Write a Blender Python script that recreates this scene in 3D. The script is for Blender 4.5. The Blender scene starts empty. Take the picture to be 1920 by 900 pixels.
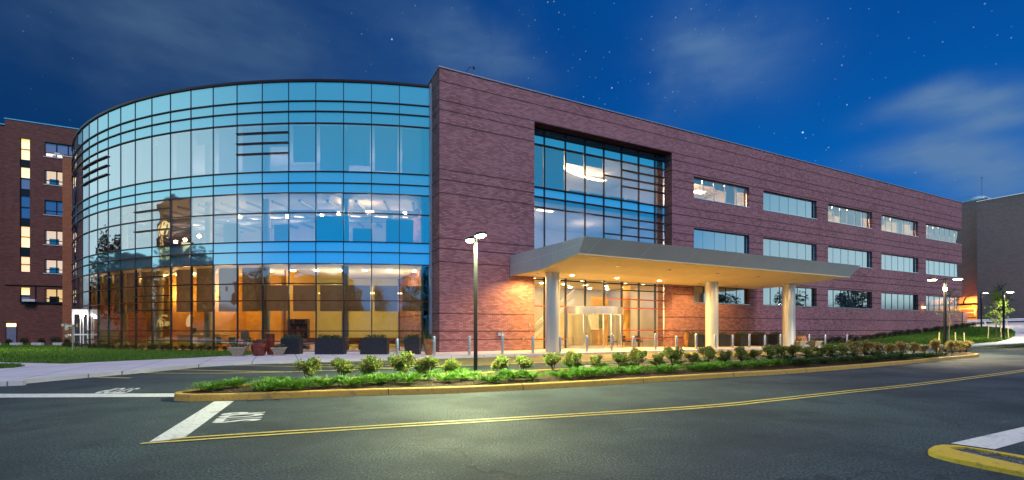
import bpy, bmesh, math, random
from mathutils import Vector, Matrix, noise as mnoise
R_ = math.radians
sc = bpy.context.scene
col = sc.collection
rnd = random.Random(7)

# ---------------------------------------------------------------- camera
F = 870.0; HZ = 617.0; EYE = 1.6
cam = bpy.data.objects.new('camera', bpy.data.cameras.new('camera'))
col.objects.link(cam)
cam.location = (0, 0, EYE); cam.rotation_euler = (R_(90), 0, 0)
cam.data.sensor_width = 36; cam.data.lens = F / 1920 * 36
cam.data.shift_y = (HZ - 450) / 1920
cam.data.clip_start = 0.1; cam.data.clip_end = 3000
sc.camera = cam
sc.view_settings.view_transform = 'Standard'
sc.view_settings.look = 'None'
sc.view_settings.exposure = 0.4
sc.view_settings.gamma = 1
sc.cycles.use_denoising = True
sc.cycles.max_bounces = 8; sc.cycles.diffuse_bounces = 3; sc.cycles.glossy_bounces = 4
sc.cycles.transparent_max_bounces = 12; sc.cycles.transmission_bounces = 4
sc.cycles.sample_clamp_indirect = 4.0
sc.cycles.caustics_reflective = False; sc.cycles.caustics_refractive = False

# ---------------------------------------------------------------- node helper
class N:
    def __init__(s, tree): s.t = tree; s.n = tree.nodes; s.l = tree.links
    def new(s, typ, **kw):
        n = s.n.new(typ)
        for k, v in kw.items(): setattr(n, k, v)
        return n
    def put(s, sock, v):
        if isinstance(v, bpy.types.NodeSocket): s.l.new(v, sock)
        elif v is not None:
            if isinstance(v, (tuple, list)) and len(v) == 3 and sock.type == 'RGBA': v = (*v, 1)
            sock.default_value = v
    def m(s, op, a, b=None, c=None, clamp=False):
        n = s.new('ShaderNodeMath', operation=op, use_clamp=clamp)
        s.put(n.inputs[0], a)
        if b is not None: s.put(n.inputs[1], b)
        if c is not None: s.put(n.inputs[2], c)
        return n.outputs[0]
    def vm(s, op, a, b=None):
        n = s.new('ShaderNodeVectorMath', operation=op); s.put(n.inputs[0], a)
        if b is not None: s.put(n.inputs[1], b)
        return n.outputs[0]
    def mix(s, f, a, b, mode='MIX'):
        n = s.new('ShaderNodeMix', data_type='RGBA', blend_type=mode)
        s.put(n.inputs[0], f); s.put(n.inputs[6], a); s.put(n.inputs[7], b)
        return n.outputs[2]
    def smooth(s, v, a, b):
        n = s.new('ShaderNodeMapRange', interpolation_type='SMOOTHSTEP')
        s.put(n.inputs[0], v); n.inputs[1].default_value = a; n.inputs[2].default_value = b
        return n.outputs[0]
    def rng(s, v, a, b, c, d):
        n = s.new('ShaderNodeMapRange'); s.put(n.inputs[0], v)
        for i, x in enumerate((a, b, c, d)): n.inputs[i + 1].default_value = x
        return n.outputs[0]
    def noise(s, vec, scale, detail=3, rough=.55):
        n = s.new('ShaderNodeTexNoise'); s.put(n.inputs['Vector'], vec)
        n.inputs['Scale'].default_value = scale; n.inputs['Detail'].default_value = detail
        n.inputs['Roughness'].default_value = rough
        return n.outputs['Fac']
    def sep(s, v):
        n = s.new('ShaderNodeSeparateXYZ'); s.put(n.inputs[0], v); return n.outputs
    def comb(s, x, y, z=0.0):
        n = s.new('ShaderNodeCombineXYZ'); s.put(n.inputs[0], x); s.put(n.inputs[1], y); s.put(n.inputs[2], z)
        return n.outputs[0]

# ---------------------------------------------------------------- dusk sky
SKY = 0.95
w = bpy.data.worlds.new('World'); sc.world = w; w.use_nodes = True
k = N(w.node_tree)
bg = w.node_tree.nodes['Background']
tc = k.new('ShaderNodeTexCoord')
D = k.vm('NORMALIZE', tc.outputs['Generated'])
sx, sy, sz = k.sep(D)[:3]
az = k.m('ARCTAN2', sx, sy); el = k.m('ARCSINE', sz)
aaz = k.m('ABSOLUTE', az)
# towards +Y: the night side, deep blue
lr = k.smooth(az, -0.8, 0.55)
low = k.smooth(el, 0.55, 0.05)
cA = k.mix(lr, (0.0012, 0.020, 0.10), (0.0010, 0.046, 0.25))
cB = k.mix(lr, (0.0018, 0.026, 0.125), (0.0015, 0.095, 0.42))
front = k.mix(low, cA, cB); front = k.mix(1.0, front, (1.0, 1.22, 1.02), 'MULTIPLY')
# soft long clouds
warp = k.noise(D, 6.0, 4)
wz = k.m('MULTIPLY', k.m('SUBTRACT', warp, 0.5), k.rng(az, .3, .6, .16, .05))
def blob(a0, e0, ra, re, amp):
    a = k.m('DIVIDE', k.m('SUBTRACT', k.m('ADD', az, k.m('MULTIPLY', wz, 1.5)), a0), ra)
    e = k.m('DIVIDE', k.m('SUBTRACT', k.m('ADD', el, wz), e0), re)
    r2 = k.m('ADD', k.m('MULTIPLY', a, a), k.m('MULTIPLY', e, e))
    return k.m('MULTIPLY', k.m('EXPONENT', k.m('MULTIPLY', r2, -1.0)), amp)
def de(x, y):
    X = (x - 960) / F; Z = (HZ - y) / F
    return math.atan2(X, 1), math.asin(Z / math.sqrt(X * X + 1 + Z * Z))
cl = None
for (x, y, ra, re, amp) in ((330, 70, .17, .12, .55), (560, 140, .20, .08, .35), (250, 10, .12, .08, .3), (880, 85, .11, .06, .6), (950, 130, .10, .045, .35), (760, 20, .16, .06, .3),
                            (1310, 60, .075, .055, .60), (1400, 120, .10, .06, .45), (1290, 130, .07, .05, .3),
                            (1740, 190, .060, .017, 1.1), (1840, 192, .06, .017, 1.0), (1900, 212, .05, .013, .8), (1730, 278, .075, .022, .9), (1830, 300, .06, .035, .8), (1900, 335, .06, .05, .7)):
    b = blob(*de(x, y), ra, re, amp)
    cl = b if cl is None else k.m('ADD', cl, b)
cl = k.m('MULTIPLY', cl, k.rng(k.noise(k.vm('MULTIPLY', D, (3.0, 3.0, 12.0)), 3.0, 4), 0.2, 0.8, 0.45, 1.15))
cl = k.m('MINIMUM', cl, 0.9)
front = k.mix(cl, front, k.mix(lr, (0.042, 0.088, 0.18), (0.085, 0.175, 0.33)))
# stars
vo = k.new('ShaderNodeTexVoronoi'); k.put(vo.inputs['Vector'], D); vo.inputs['Scale'].default_value = 42.0
st1 = k.m('LESS_THAN', vo.outputs['Distance'], 0.062)
cr = k.sep(vo.outputs['Color'])
br = k.m('POWER', cr[0], 4.5)
s1 = k.m('MULTIPLY', k.m('MULTIPLY', st1, br), k.m('GREATER_THAN', cr[1], 0.35))
vo2 = k.new('ShaderNodeTexVoronoi'); k.put(vo2.inputs['Vector'], D); vo2.inputs['Scale'].default_value = 95.0
st2 = k.m('LESS_THAN', vo2.outputs['Distance'], 0.11)
s2 = k.m('MULTIPLY', k.m('MULTIPLY', st2, k.m('POWER', k.sep(vo2.outputs['Color'])[0], 4.0)), 0.35)
stars = k.m('ADD', s1, s2)
stars = k.m('MULTIPLY', stars, k.rng(cl, 0, 0.6, 1.0, 0.15))
stars = k.m('MULTIPLY', stars, k.rng(az, -0.8, 0.1, 0.45, 1.0))
front = k.mix(k.m('MULTIPLY', stars, 1.0, clamp=True), front, (0.45, 0.62, 0.85))
# towards the sides and -Y: the afterglow side
side = k.m('MAXIMUM', k.smooth(sx, 0.91, 1.0), k.smooth(sx, -0.45, -0.98))
pale = k.mix(k.smooth(el, 0.0, 0.75), (0.52, 0.70, 0.74), (0.18, 0.44, 0.52))
blue = k.mix(k.smooth(el, 0.10, 0.42), (0.004, 0.31, 0.74), (0.04, 0.27, 0.44))
back = k.mix(side, blue, pale)
top = k.smooth(el, 0.55, 1.3)
back = k.mix(top, back, (0.06, 0.13, 0.34))
hz = k.smooth(el, 0.055, 0.02)
back = k.mix(k.m('MULTIPLY', hz, .92), back, (0.03, 0.045, 0.05))
fm = k.smooth(aaz, 0.92, 1.35)
fm = k.m('MAXIMUM', fm, k.smooth(el, 0.85, 1.2))
sky = k.mix(fm, front, back)
sky = k.mix(k.smooth(el, 0.0, -0.06), sky, (0.01, 0.015, 0.02))
k.l.new(sky, bg.inputs[0]); bg.inputs[1].default_value = SKY

sun = bpy.data.objects.new('dusk_light', bpy.data.lights.new('dusk_light', 'SUN'))
col.objects.link(sun)
sun.data.energy = 1.7; sun.data.angle = R_(22); sun.data.color = (0.88, 0.72, 0.92)
sun.rotation_euler = (R_(36), 0, R_(30))      # soft glow from behind and right of the camera

# ---------------------------------------------------------------- frames
dx, dy = 0.896, 0.444
_l = math.hypot(dx, dy); dx /= _l; dy /= _l
nx, ny = -dy, dx                               # into the building
C0 = ((824 - 960) / F * 29.5, 29.5)
ANG = math.atan2(dy, dx)
def W(s, t): return (C0[0] + dx * s + nx * t, C0[1] + dy * s + ny * t)
def ST(X, Y):
    a, b = X - C0[0], Y - C0[1]
    return a * dx + b * dy, a * nx + b * ny
def sst(v, a, b):
    v = max(0, min(1, (v - a) / (b - a))); return v * v * (3 - 2 * v)
def hgt(X, Y):
    s, t = ST(X, Y)
    r = 0.0575 * max(0, s - 42)
    if s < 48: r = 0.0575 * max(0, s - 36) ** 2 / 24
    return min(2.6, r) * max(sst(t, -24, -13), sst(s, 60, 80)) * sst(Y, -5, 12)
def g(x, y, z=0.0):
    Y = (EYE - z) * F / (y - HZ); return ((x - 960) / F * Y, Y)
def gt(x, y, dz=0.0):
    """where the sight line through a photo point meets the terrain"""
    u = (x - 960) / F; v = (HZ - y) / F; Y = 3.0
    while Y < 160:
        if EYE + v * Y <= hgt(u * Y, Y) + dz: break
        Y += 0.05
    return (u * Y, Y)

# ---------------------------------------------------------------- materials
def mat(name, color=None, rough=.7, metal=0.0, spec=.5, emit=None, estr=0.0):
    m_ = bpy.data.materials.new(name); m_.use_nodes = True
    b = m_.node_tree.nodes['Principled BSDF']
    if color: b.inputs['Base Color'].default_value = (*color, 1)
    b.inputs['Roughness'].default_value = rough; b.inputs['Metallic'].default_value = metal
    b.inputs['Specular IOR Level'].default_value = spec
    if emit:
        b.inputs['Emission Color'].default_value = (*emit, 1); b.inputs['Emission Strength'].default_value = estr
    return m_
def mk(name, rough=.7, metal=0., spec=.5):
    m_ = mat(name, None, rough, metal, spec); kk = N(m_.node_tree)
    return m_, kk, m_.node_tree.nodes['Principled BSDF']
def bump(kk, b, h, strength=.3, dist=.02):
    n = kk.new('ShaderNodeBump'); n.inputs['Strength'].default_value = strength; n.inputs['Distance'].default_value = dist
    kk.put(n.inputs['Height'], h); kk.l.new(n.outputs[0], b.inputs['Normal'])
def varied(name, c1, c2, scale, rough=.7, metal=0., bstr=.0, bscale=None, spec=.5):
    m_, kk, b = mk(name, rough, metal, spec)
    o = kk.new('ShaderNodeTexCoord').outputs['Object']
    kk.put(b.inputs['Base Color'], kk.mix(kk.smooth(kk.noise(o, scale, 5), .3, .7), c1, c2))
    if bstr: bump(kk, b, kk.noise(o, bscale or scale * 3, 4), bstr)
    return m_

def brick_mat(name, c1, c2, mortar, grooves=(), joints=(), piers=()):
    m_, kk, b = mk(name, .8, 0, .3)
    o = kk.new('ShaderNodeTexCoord').outputs['Object']
    x, y, z = kk.sep(o)[:3]
    u = kk.m('ADD', x, y); v = kk.comb(u, z, 0.0)
    br_ = kk.new('ShaderNodeTexBrick'); kk.put(br_.inputs['Vector'], v)
    br_.inputs['Scale'].default_value = 1.0; br_.inputs['Brick Width'].default_value = .32; br_.inputs['Row Height'].default_value = .10
    br_.inputs['Mortar Size'].default_value = .014; br_.inputs['Mortar Smooth'].default_value = .3; br_.inputs['Bias'].default_value = -.1
    br_.inputs['Color1'].default_value = (*c1, 1); br_.inputs['Color2'].default_value = (*c2, 1); br_.inputs['Mortar'].default_value = (*mortar, 1)
    # streaks of darker and lighter bricks plus slow weathering
    n1 = kk.noise(kk.comb(kk.m('MULTIPLY', u, .8), kk.m('MULTIPLY', z, 8.7)), 1.0, 3, .7)
    n2 = kk.noise(o, .16, 4)
    c = kk.mix(kk.m('MULTIPLY', kk.smooth(n1, .35, .68), .18), br_.outputs['Color'], kk.mix(.75, br_.outputs['Color'], tuple(a * .30 for a in c1)))
    c = kk.mix(kk.rng(n2, .3, .7, 0, .35), c, tuple(a * .9 for a in c2))
    gm = None
    for h in grooves:
        q = kk.m('LESS_THAN', kk.m('ABSOLUTE', kk.m('SUBTRACT', z, h)), .042)
        gm = q if gm is None else kk.m('MAXIMUM', gm, q)
    for h in piers:
        q = kk.m('MULTIPLY', kk.m('LESS_THAN', kk.m('ABSOLUTE', kk.m('SUBTRACT', z, h)), .042), kk.m('GREATER_THAN', x, 20.0)); gm = kk.m('MAXIMUM', gm, q)
    for h in joints:
        q = kk.m('MULTIPLY', kk.m('LESS_THAN', kk.m('ABSOLUTE', kk.m('SUBTRACT', x, h)), .02), .35)
        gm = q if gm is None else kk.m('MAXIMUM', gm, q)
    if gm is not None: c = kk.mix(kk.m('MULTIPLY', gm, .72), c, tuple(a * .12 for a in c1))
    kk.put(b.inputs['Base Color'], c)
    bump(kk, b, kk.m('SUBTRACT', br_.outputs['Fac'], kk.m('MULTIPLY', gm, 3.0)) if gm is not None else br_.outputs['Fac'], -.5, .01)
    return m_

GRV = (17.4, 16.2, 15.6, 14.75, 11.8, 11.16, 10.3, 7.4, 6.75, 5.9, 2.6, 1.45, .9)
brick = brick_mat('purple_brick', (.25, .100, .098), (.52, .25, .25), (.12, .065, .07), GRV, (29.9, 31.0, 40.1, 41.2, 50.3, 51.4, 60.4, 61.5, 35.6, 45.8, 55.9), (14.0, 13.38, 9.6, 9.0, 5.1, 4.5))
brick_old = brick_mat('brown_brick', (.13, .050, .035), (.24, .098, .07), (.09, .045, .04))
brick_far = brick_mat('grey_brick', (.46, .26, .22), (.60, .37, .33), (.3, .2, .2))

def glass_mat(name, tint=(.86, .93, .95), refl=.36, gcol=(.88, .96, 1.0), wav=.02, seed=0):
    m_ = bpy.data.materials.new(name); m_.use_nodes = True; kk = N(m_.node_tree)
    for n in list(kk.n): kk.n.remove(n)
    out = kk.new('ShaderNodeOutputMaterial')
    tr = kk.new('ShaderNodeBsdfTransparent'); tr.inputs[0].default_value = (*tint, 1)
    gl = kk.new('ShaderNodeBsdfGlossy'); gl.inputs[0].default_value = (*gcol, 1); gl.inputs['Roughness'].default_value = 0.0
    o = kk.new('ShaderNodeTexCoord').outputs['Object']
    bp = kk.new('ShaderNodeBump'); bp.inputs['Strength'].default_value = wav; bp.inputs['Distance'].default_value = .25
    kk.put(bp.inputs['Height'], kk.noise(o, .8, 1)); kk.l.new(bp.outputs[0], gl.inputs['Normal'])
    fr = kk.new('ShaderNodeFresnel'); fr.inputs[0].default_value = 1.5
    mx = kk.new('ShaderNodeMixShader')
    kk.put(mx.inputs[0], kk.m('ADD', fr.outputs[0], refl, clamp=True))
    kk.l.new(tr.outputs[0], mx.inputs[1]); kk.l.new(gl.outputs[0], mx.inputs[2]); kk.l.new(mx.outputs[0], out.inputs[0])
    return m_
glass_low = glass_mat('clear_glass', (.86, .84, .78), .24, wav=.05)
glass_mid = glass_mat('tinted_glass', (.74, .80, .92), .56, (.92, .95, 1.0), wav=.04)
glass_top = glass_mat('mirror_glass', (.70, .80, .92), .70, (.90, .95, 1.0))
glass_fac = glass_mat('office_glass', (.82, .88, .92), .52, wav=.015)
glass_lit = glass_mat('lit_office_glass', (.90, .92, .92), .26, wav=.015)
glass_lobby = glass_mat('lobby_glass', (.95, .93, .88), .08)
glass_atr = glass_mat('atrium_glass', (.82, .88, .95), .48, (.75, .93, 1.0))

def spandrel_mat():
    m_, kk, b = mk('spandrel_glass', .04, 0, 1.0)
    b.inputs['Base Color'].default_value = (.50, .80, .90, 1); b.inputs['Metallic'].default_value = .85
    o = kk.new('ShaderNodeTexCoord').outputs['Object']; bump(kk, b, kk.noise(o, .8, 1), .02, .25)
    return m_
spandrel = spandrel_mat()
maroon = mat('maroon_metal', (.045, .014, .016), .35, .3)
redm = mat('red_metal', (.35, .04, .02), .4, .2)
dkblue = mat('dark_mullion', (.035, .045, .07), .35, .4)
alum = varied('brushed_steel', (.72, .73, .75), (.84, .84, .86), 30, .24, .9)
metalpanel = varied('metal_panel', (.60, .62, .63), (.66, .675, .68), .6, .45, .25)
black = mat('black_paint', (.012, .012, .014), .4, .2)
darkbox = varied('charcoal_fibre', (.012, .012, .015), (.022, .022, .026), 8, .6)
white_p = varied('white_panel', (.72, .72, .70), (.8, .8, .78), 4, .5)
concrete = None
def pave_mat():
    m_, kk, b = mk('concrete_paving', .85, 0, .25)
    o = kk.new('ShaderNodeTexCoord').outputs['Object']
    x, y, z = kk.sep(o)[:3]
    s_ = kk.m('ADD', kk.m('MULTIPLY', kk.m('SUBTRACT', x, C0[0]), dx), kk.m('MULTIPLY', kk.m('SUBTRACT', y, C0[1]), dy))
    t_ = kk.m('ADD', kk.m('MULTIPLY', kk.m('SUBTRACT', x, C0[0]), nx), kk.m('MULTIPLY', kk.m('SUBTRACT', y, C0[1]), ny))
    j1 = kk.m('LESS_THAN', kk.m('FRACT', kk.m('MULTIPLY', kk.m('ADD', s_, .7), 1 / 1.9)), .018)
    j2 = kk.m('LESS_THAN', kk.m('FRACT', kk.m('MULTIPLY', kk.m('ADD', t_, 4.05), 1 / 4.6)), .007)
    c = kk.mix(kk.smooth(kk.noise(o, .7, 5), .3, .75), (.50, .48, .48), (.60, .57, .56))
    c = kk.mix(kk.smooth(kk.noise(o, 9, 3), .55, .8), c, (.42, .40, .40))
    c = kk.mix(kk.m('MULTIPLY', kk.m('MAXIMUM', j1, j2), .8), c, (.08, .07, .07))
    kk.put(b.inputs['Base Color'], c); bump(kk, b, kk.noise(o, 60, 3), .15)
    return m_
pave = pave_mat()
def asphalt_mat():
    m_, kk, b = mk('asphalt', .8, 0, .28)
    o = kk.new('ShaderNodeTexCoord').outputs['Object']
    a = kk.noise(o, 34, 2, .8); c_ = kk.noise(o, .35, 5, .6)
    lane = kk.noise(kk.vm('MULTIPLY', kk.comb(kk.m('ADD', kk.m('MULTIPLY', kk.sep(o)[0], dx), kk.m('MULTIPLY', kk.sep(o)[1], dy)),
                    kk.m('ADD', kk.m('MULTIPLY', kk.sep(o)[0], nx), kk.m('MULTIPLY', kk.sep(o)[1], ny))), (.06, .7, 1)), 1.0, 3, .6)
    c = kk.mix(kk.smooth(a, .38, .68), (.008, .016, .019), (.098, .135, .136))
    c = kk.mix(kk.rng(c_, .4, .62, 0, .75), c, (.017, .023, .030))
    c = kk.mix(kk.rng(lane, .45, .7, 0, .5), c, (.05, .058, .066))
    v = kk.new('ShaderNodeTexVoronoi'); kk.put(v.inputs['Vector'], o); v.inputs['Scale'].default_value = 26
    q = kk.m('MULTIPLY', kk.m('LESS_THAN', v.outputs['Distance'], .17), kk.m('GREATER_THAN', kk.sep(v.outputs['Color'])[0], .90))
    c = kk.mix(kk.m('MULTIPLY', q, .6), c, (.35, .34, .32))
    # faint old tyre scuffs and sealed cracks
    sc_ = kk.noise(kk.vm('MULTIPLY', kk.comb(kk.m('ADD', kk.m('MULTIPLY', kk.sep(o)[0], dx), kk.m('MULTIPLY', kk.sep(o)[1], dy)),
                    kk.m('ADD', kk.m('MULTIPLY', kk.sep(o)[0], nx), kk.m('MULTIPLY', kk.sep(o)[1], ny))), (.5, 5.5, 1)), 1.0, 4, .6)
    c = kk.mix(kk.m('MULTIPLY', kk.smooth(sc_, .66, .74), .45), c, (.20, .23, .27))
    c = kk.mix(kk.m('MULTIPLY', kk.smooth(kk.noise(kk.vm('ADD', o, (40, 7, 0)), .55, 3), .60, .66), .35), c, (.012, .014, .016))
    wv = kk.new('ShaderNodeTexVoronoi', feature='DISTANCE_TO_EDGE'); kk.put(wv.inputs['Vector'], kk.vm('ADD', o, kk.vm('MULTIPLY', kk.comb(kk.noise(o, .8), kk.noise(kk.vm('ADD', o, (9, 3, 1)), .8)), (2.2, 2.2, 0)))); wv.inputs['Scale'].default_value = .12
    c = kk.mix(kk.m('MULTIPLY', kk.m('LESS_THAN', wv.outputs['Distance'], .0022), .55), c, (.012, .012, .013))
    kk.put(b.inputs['Base Color'], c)
    kk.put(b.inputs['Roughness'], kk.rng(c_, .3, .7, .68, .9))
    bump(kk, b, kk.m('ADD', a, kk.noise(o, 140, 2)), .55, .008)
    return m_
asphalt = asphalt_mat()
def paint_mat(name, c, wear=.3):
    m_, kk, b = mk(name, .6, 0, .4)
    o = kk.new('ShaderNodeTexCoord').outputs['Object']
    n = kk.noise(o, 14, 5, .75)
    kk.put(b.inputs['Base Color'], kk.mix(kk.m('MULTIPLY', kk.m('MAXIMUM', kk.smooth(n, .50, .68), kk.smooth(kk.noise(o, 2.2, 6, .7), .56, .7)), wear), kk.mix(kk.noise(o, 2, 4), c, tuple(a * .82 for a in c)), (.08, .08, .08)))
    bump(kk, b, kk.noise(o, 90, 2), .3, .006)
    return m_
whitepaint = paint_mat('white_road_paint', (.66, .66, .62), .62)
yellowpaint = paint_mat('yellow_road_paint', (.58, .45, .11), .7)
kerbyellow = paint_mat('yellow_kerb_paint', (.56, .34, .05), .55)
kerbyellow2 = paint_mat('bright_yellow_kerb_paint', (.62, .43, .03), .5)
grassm, kk_, b_ = mk('grass_blades', .8, 0, .2)
_r = kk_.new('ShaderNodeNewGeometry').outputs['Random Per Island']
kk_.put(b_.inputs['Base Color'], kk_.mix(_r, (.04, .12, .012), (.13, .24, .03)))
turf = varied('turf', (.03, .085, .010), (.08, .15, .022), 1.3, .9, 0, .5, 60, .1)
mulch = varied('bark_mulch', (.018, .012, .009), (.075, .05, .032), 22, .9, 0, .9, 40, .1)
gravel = varied('dark_gravel', (.02, .022, .026), (.10, .11, .12), 30, .8, 0, .9, 35)
def leaf_mat(name, a, b2, tip=None, tipf=.8):
    m_ = bpy.data.materials.new(name); m_.use_nodes = True; kk = N(m_.node_tree)
    b = kk.n['Principled BSDF']; r = kk.new('ShaderNodeNewGeometry').outputs['Random Per Island']
    c = kk.mix(r, a, b2)
    if tip: c = kk.mix(kk.m('GREATER_THAN', kk.m('FRACT', kk.m('MULTIPLY', r, 17.3)), tipf), c, tip)
    kk.put(b.inputs['Base Color'], c); b.inputs['Roughness'].default_value = .55; b.inputs['Specular IOR Level'].default_value = .3
    t = kk.new('ShaderNodeBsdfTranslucent'); kk.put(t.inputs[0], c)
    mx = kk.new('ShaderNodeMixShader'); mx.inputs[0].default_value = .25
    kk.l.new(b.outputs[0], mx.inputs[1]); kk.l.new(t.outputs[0], mx.inputs[2]); kk.l.new(mx.outputs[0], kk.n['Material Output'].inputs[0])
    return m_
leaf_rose = leaf_mat('rose_leaves', (.07, .15, .02), (.26, .36, .07), (.34, .15, .05), .82)
leaf_rose2 = leaf_mat('autumn_rose_leaves', (.12, .13, .03), (.36, .36, .10), (.46, .22, .09), .78)
leaf_dark = leaf_mat('dark_hedge_leaves', (.015, .035, .01), (.05, .07, .02), (.10, .09, .03), .9)
leaf_jun = leaf_mat('juniper_needles', (.05, .15, .015), (.18, .36, .04))
leaf_jun2 = leaf_mat('dark_juniper_needles', (.025, .07, .018), (.06, .12, .03))
leaf_tree = leaf_mat('young_tree_leaves', (.09, .16, .02), (.20, .28, .04))
leaf_wood = leaf_mat('wood_leaves', (.012, .035, .015), (.04, .075, .03))
leaf_pot = leaf_mat('potted_leaves', (.03, .08, .02), (.09, .14, .04), (.16, .06, .16), .9)
bark = varied('bark', (.05, .035, .025), (.11, .085, .06), 12, .9, 0, .4)
stakewood = varied('stake_wood', (.42, .33, .16), (.55, .44, .24), 6, .8)
terracotta = varied('terracotta', (.45, .15, .07), (.55, .22, .11), 5, .6)
redglaze = varied('red_glaze', (.12, .02, .012), (.22, .045, .025), 4, .16)
copper = varied('bronze_glaze', (.30, .13, .06), (.45, .22, .10), 4, .22, .6)
stonebowl = varied('stone_bowl', (.32, .25, .17), (.45, .37, .26), 14, .85, 0, .3)
woodpanel, kk_, b_ = mk('honey_wood', .45)
_o = kk_.new('ShaderNodeTexCoord').outputs['Object']; _x, _y, _z = kk_.sep(_o)[:3]
kk_.put(b_.inputs['Base Color'], kk_.mix(kk_.noise(kk_.comb(kk_.m('MULTIPLY', _x, .8), kk_.m('MULTIPLY', _y, .8), kk_.m('MULTIPLY', _z, 9)), 1.2, 5), (.56, .29, .06), (.76, .45, .12)))
cream = varied('cream_wall', (.60, .55, .24), (.66, .60, .29), .5, .8)
lobbywall = varied('lobby_wall', (.72, .66, .42), (.78, .71, .48), .5, .8)
palewall = varied('pale_wall', (.60, .55, .52), (.68, .62, .58), .5, .8)
ceil_m = varied('ceiling', (.70, .66, .60), (.76, .72, .66), .5, .9)
floor_m = varied('lobby_floor', (.42, .34, .24), (.52, .44, .32), .5, .35)
def blind_mat(name, c, tr):
    m_ = mat(name, c, .9, 0, .1); kk = N(m_.node_tree); t = kk.new('ShaderNodeBsdfTranslucent'); t.inputs[0].default_value = (*c, 1)
    mx = kk.new('ShaderNodeMixShader'); mx.inputs[0].default_value = tr
    kk.l.new(kk.n['Principled BSDF'].outputs[0], mx.inputs[1]); kk.l.new(t.outputs[0], mx.inputs[2]); kk.l.new(mx.outputs[0], kk.n['Material Output'].inputs[0]); return m_
blind_br = blind_mat('brown_blind', (.30, .235, .21), .35)
blind_wh = blind_mat('pale_blind', (.50, .60, .76), .3)
blue_wall = mat('blue_partition', (.06, .22, .36), .8)
soffit_m = varied('warm_lit_soffit', (.74, .56, .27), (.82, .63, .31), .7, .7, 0, .1, 8)  # warm lamplight is put into the base colour of the soffit
rubber = mat('dark_roof', (.06, .06, .07), .9)
stone_w = varied('white_stone', (.55, .54, .52), (.7, .69, .66), 5, .8)
green_seat = mat('green_fabric', (.05, .16, .09), .8)
dark_seat = mat('slate_fabric', (.04, .06, .07), .8)
chairwood = mat('chair_wood', (.45, .22, .07), .5)
def emis(name, c, s): return mat(name, (0.8, 0.8, 0.8), .6, 0, .3, c, s)
led_warm = emis('post_lamp_lens', (1.0, .93, .55), 60)
led_down = emis('downlight_lens', (1.0, .80, .45), 22)
light_warm = emis('warm_ceiling_light', (1.0, .62, .22), 7)
light_room = emis('room_ceiling_light', (1.0, .78, .52), 7)
light_white = emis('white_lamp_lens', (1.0, .92, .78), 12)
lit_win = emis('lit_yellow_window', (1.0, .70, .18), .9)
roomglow = {}

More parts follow.
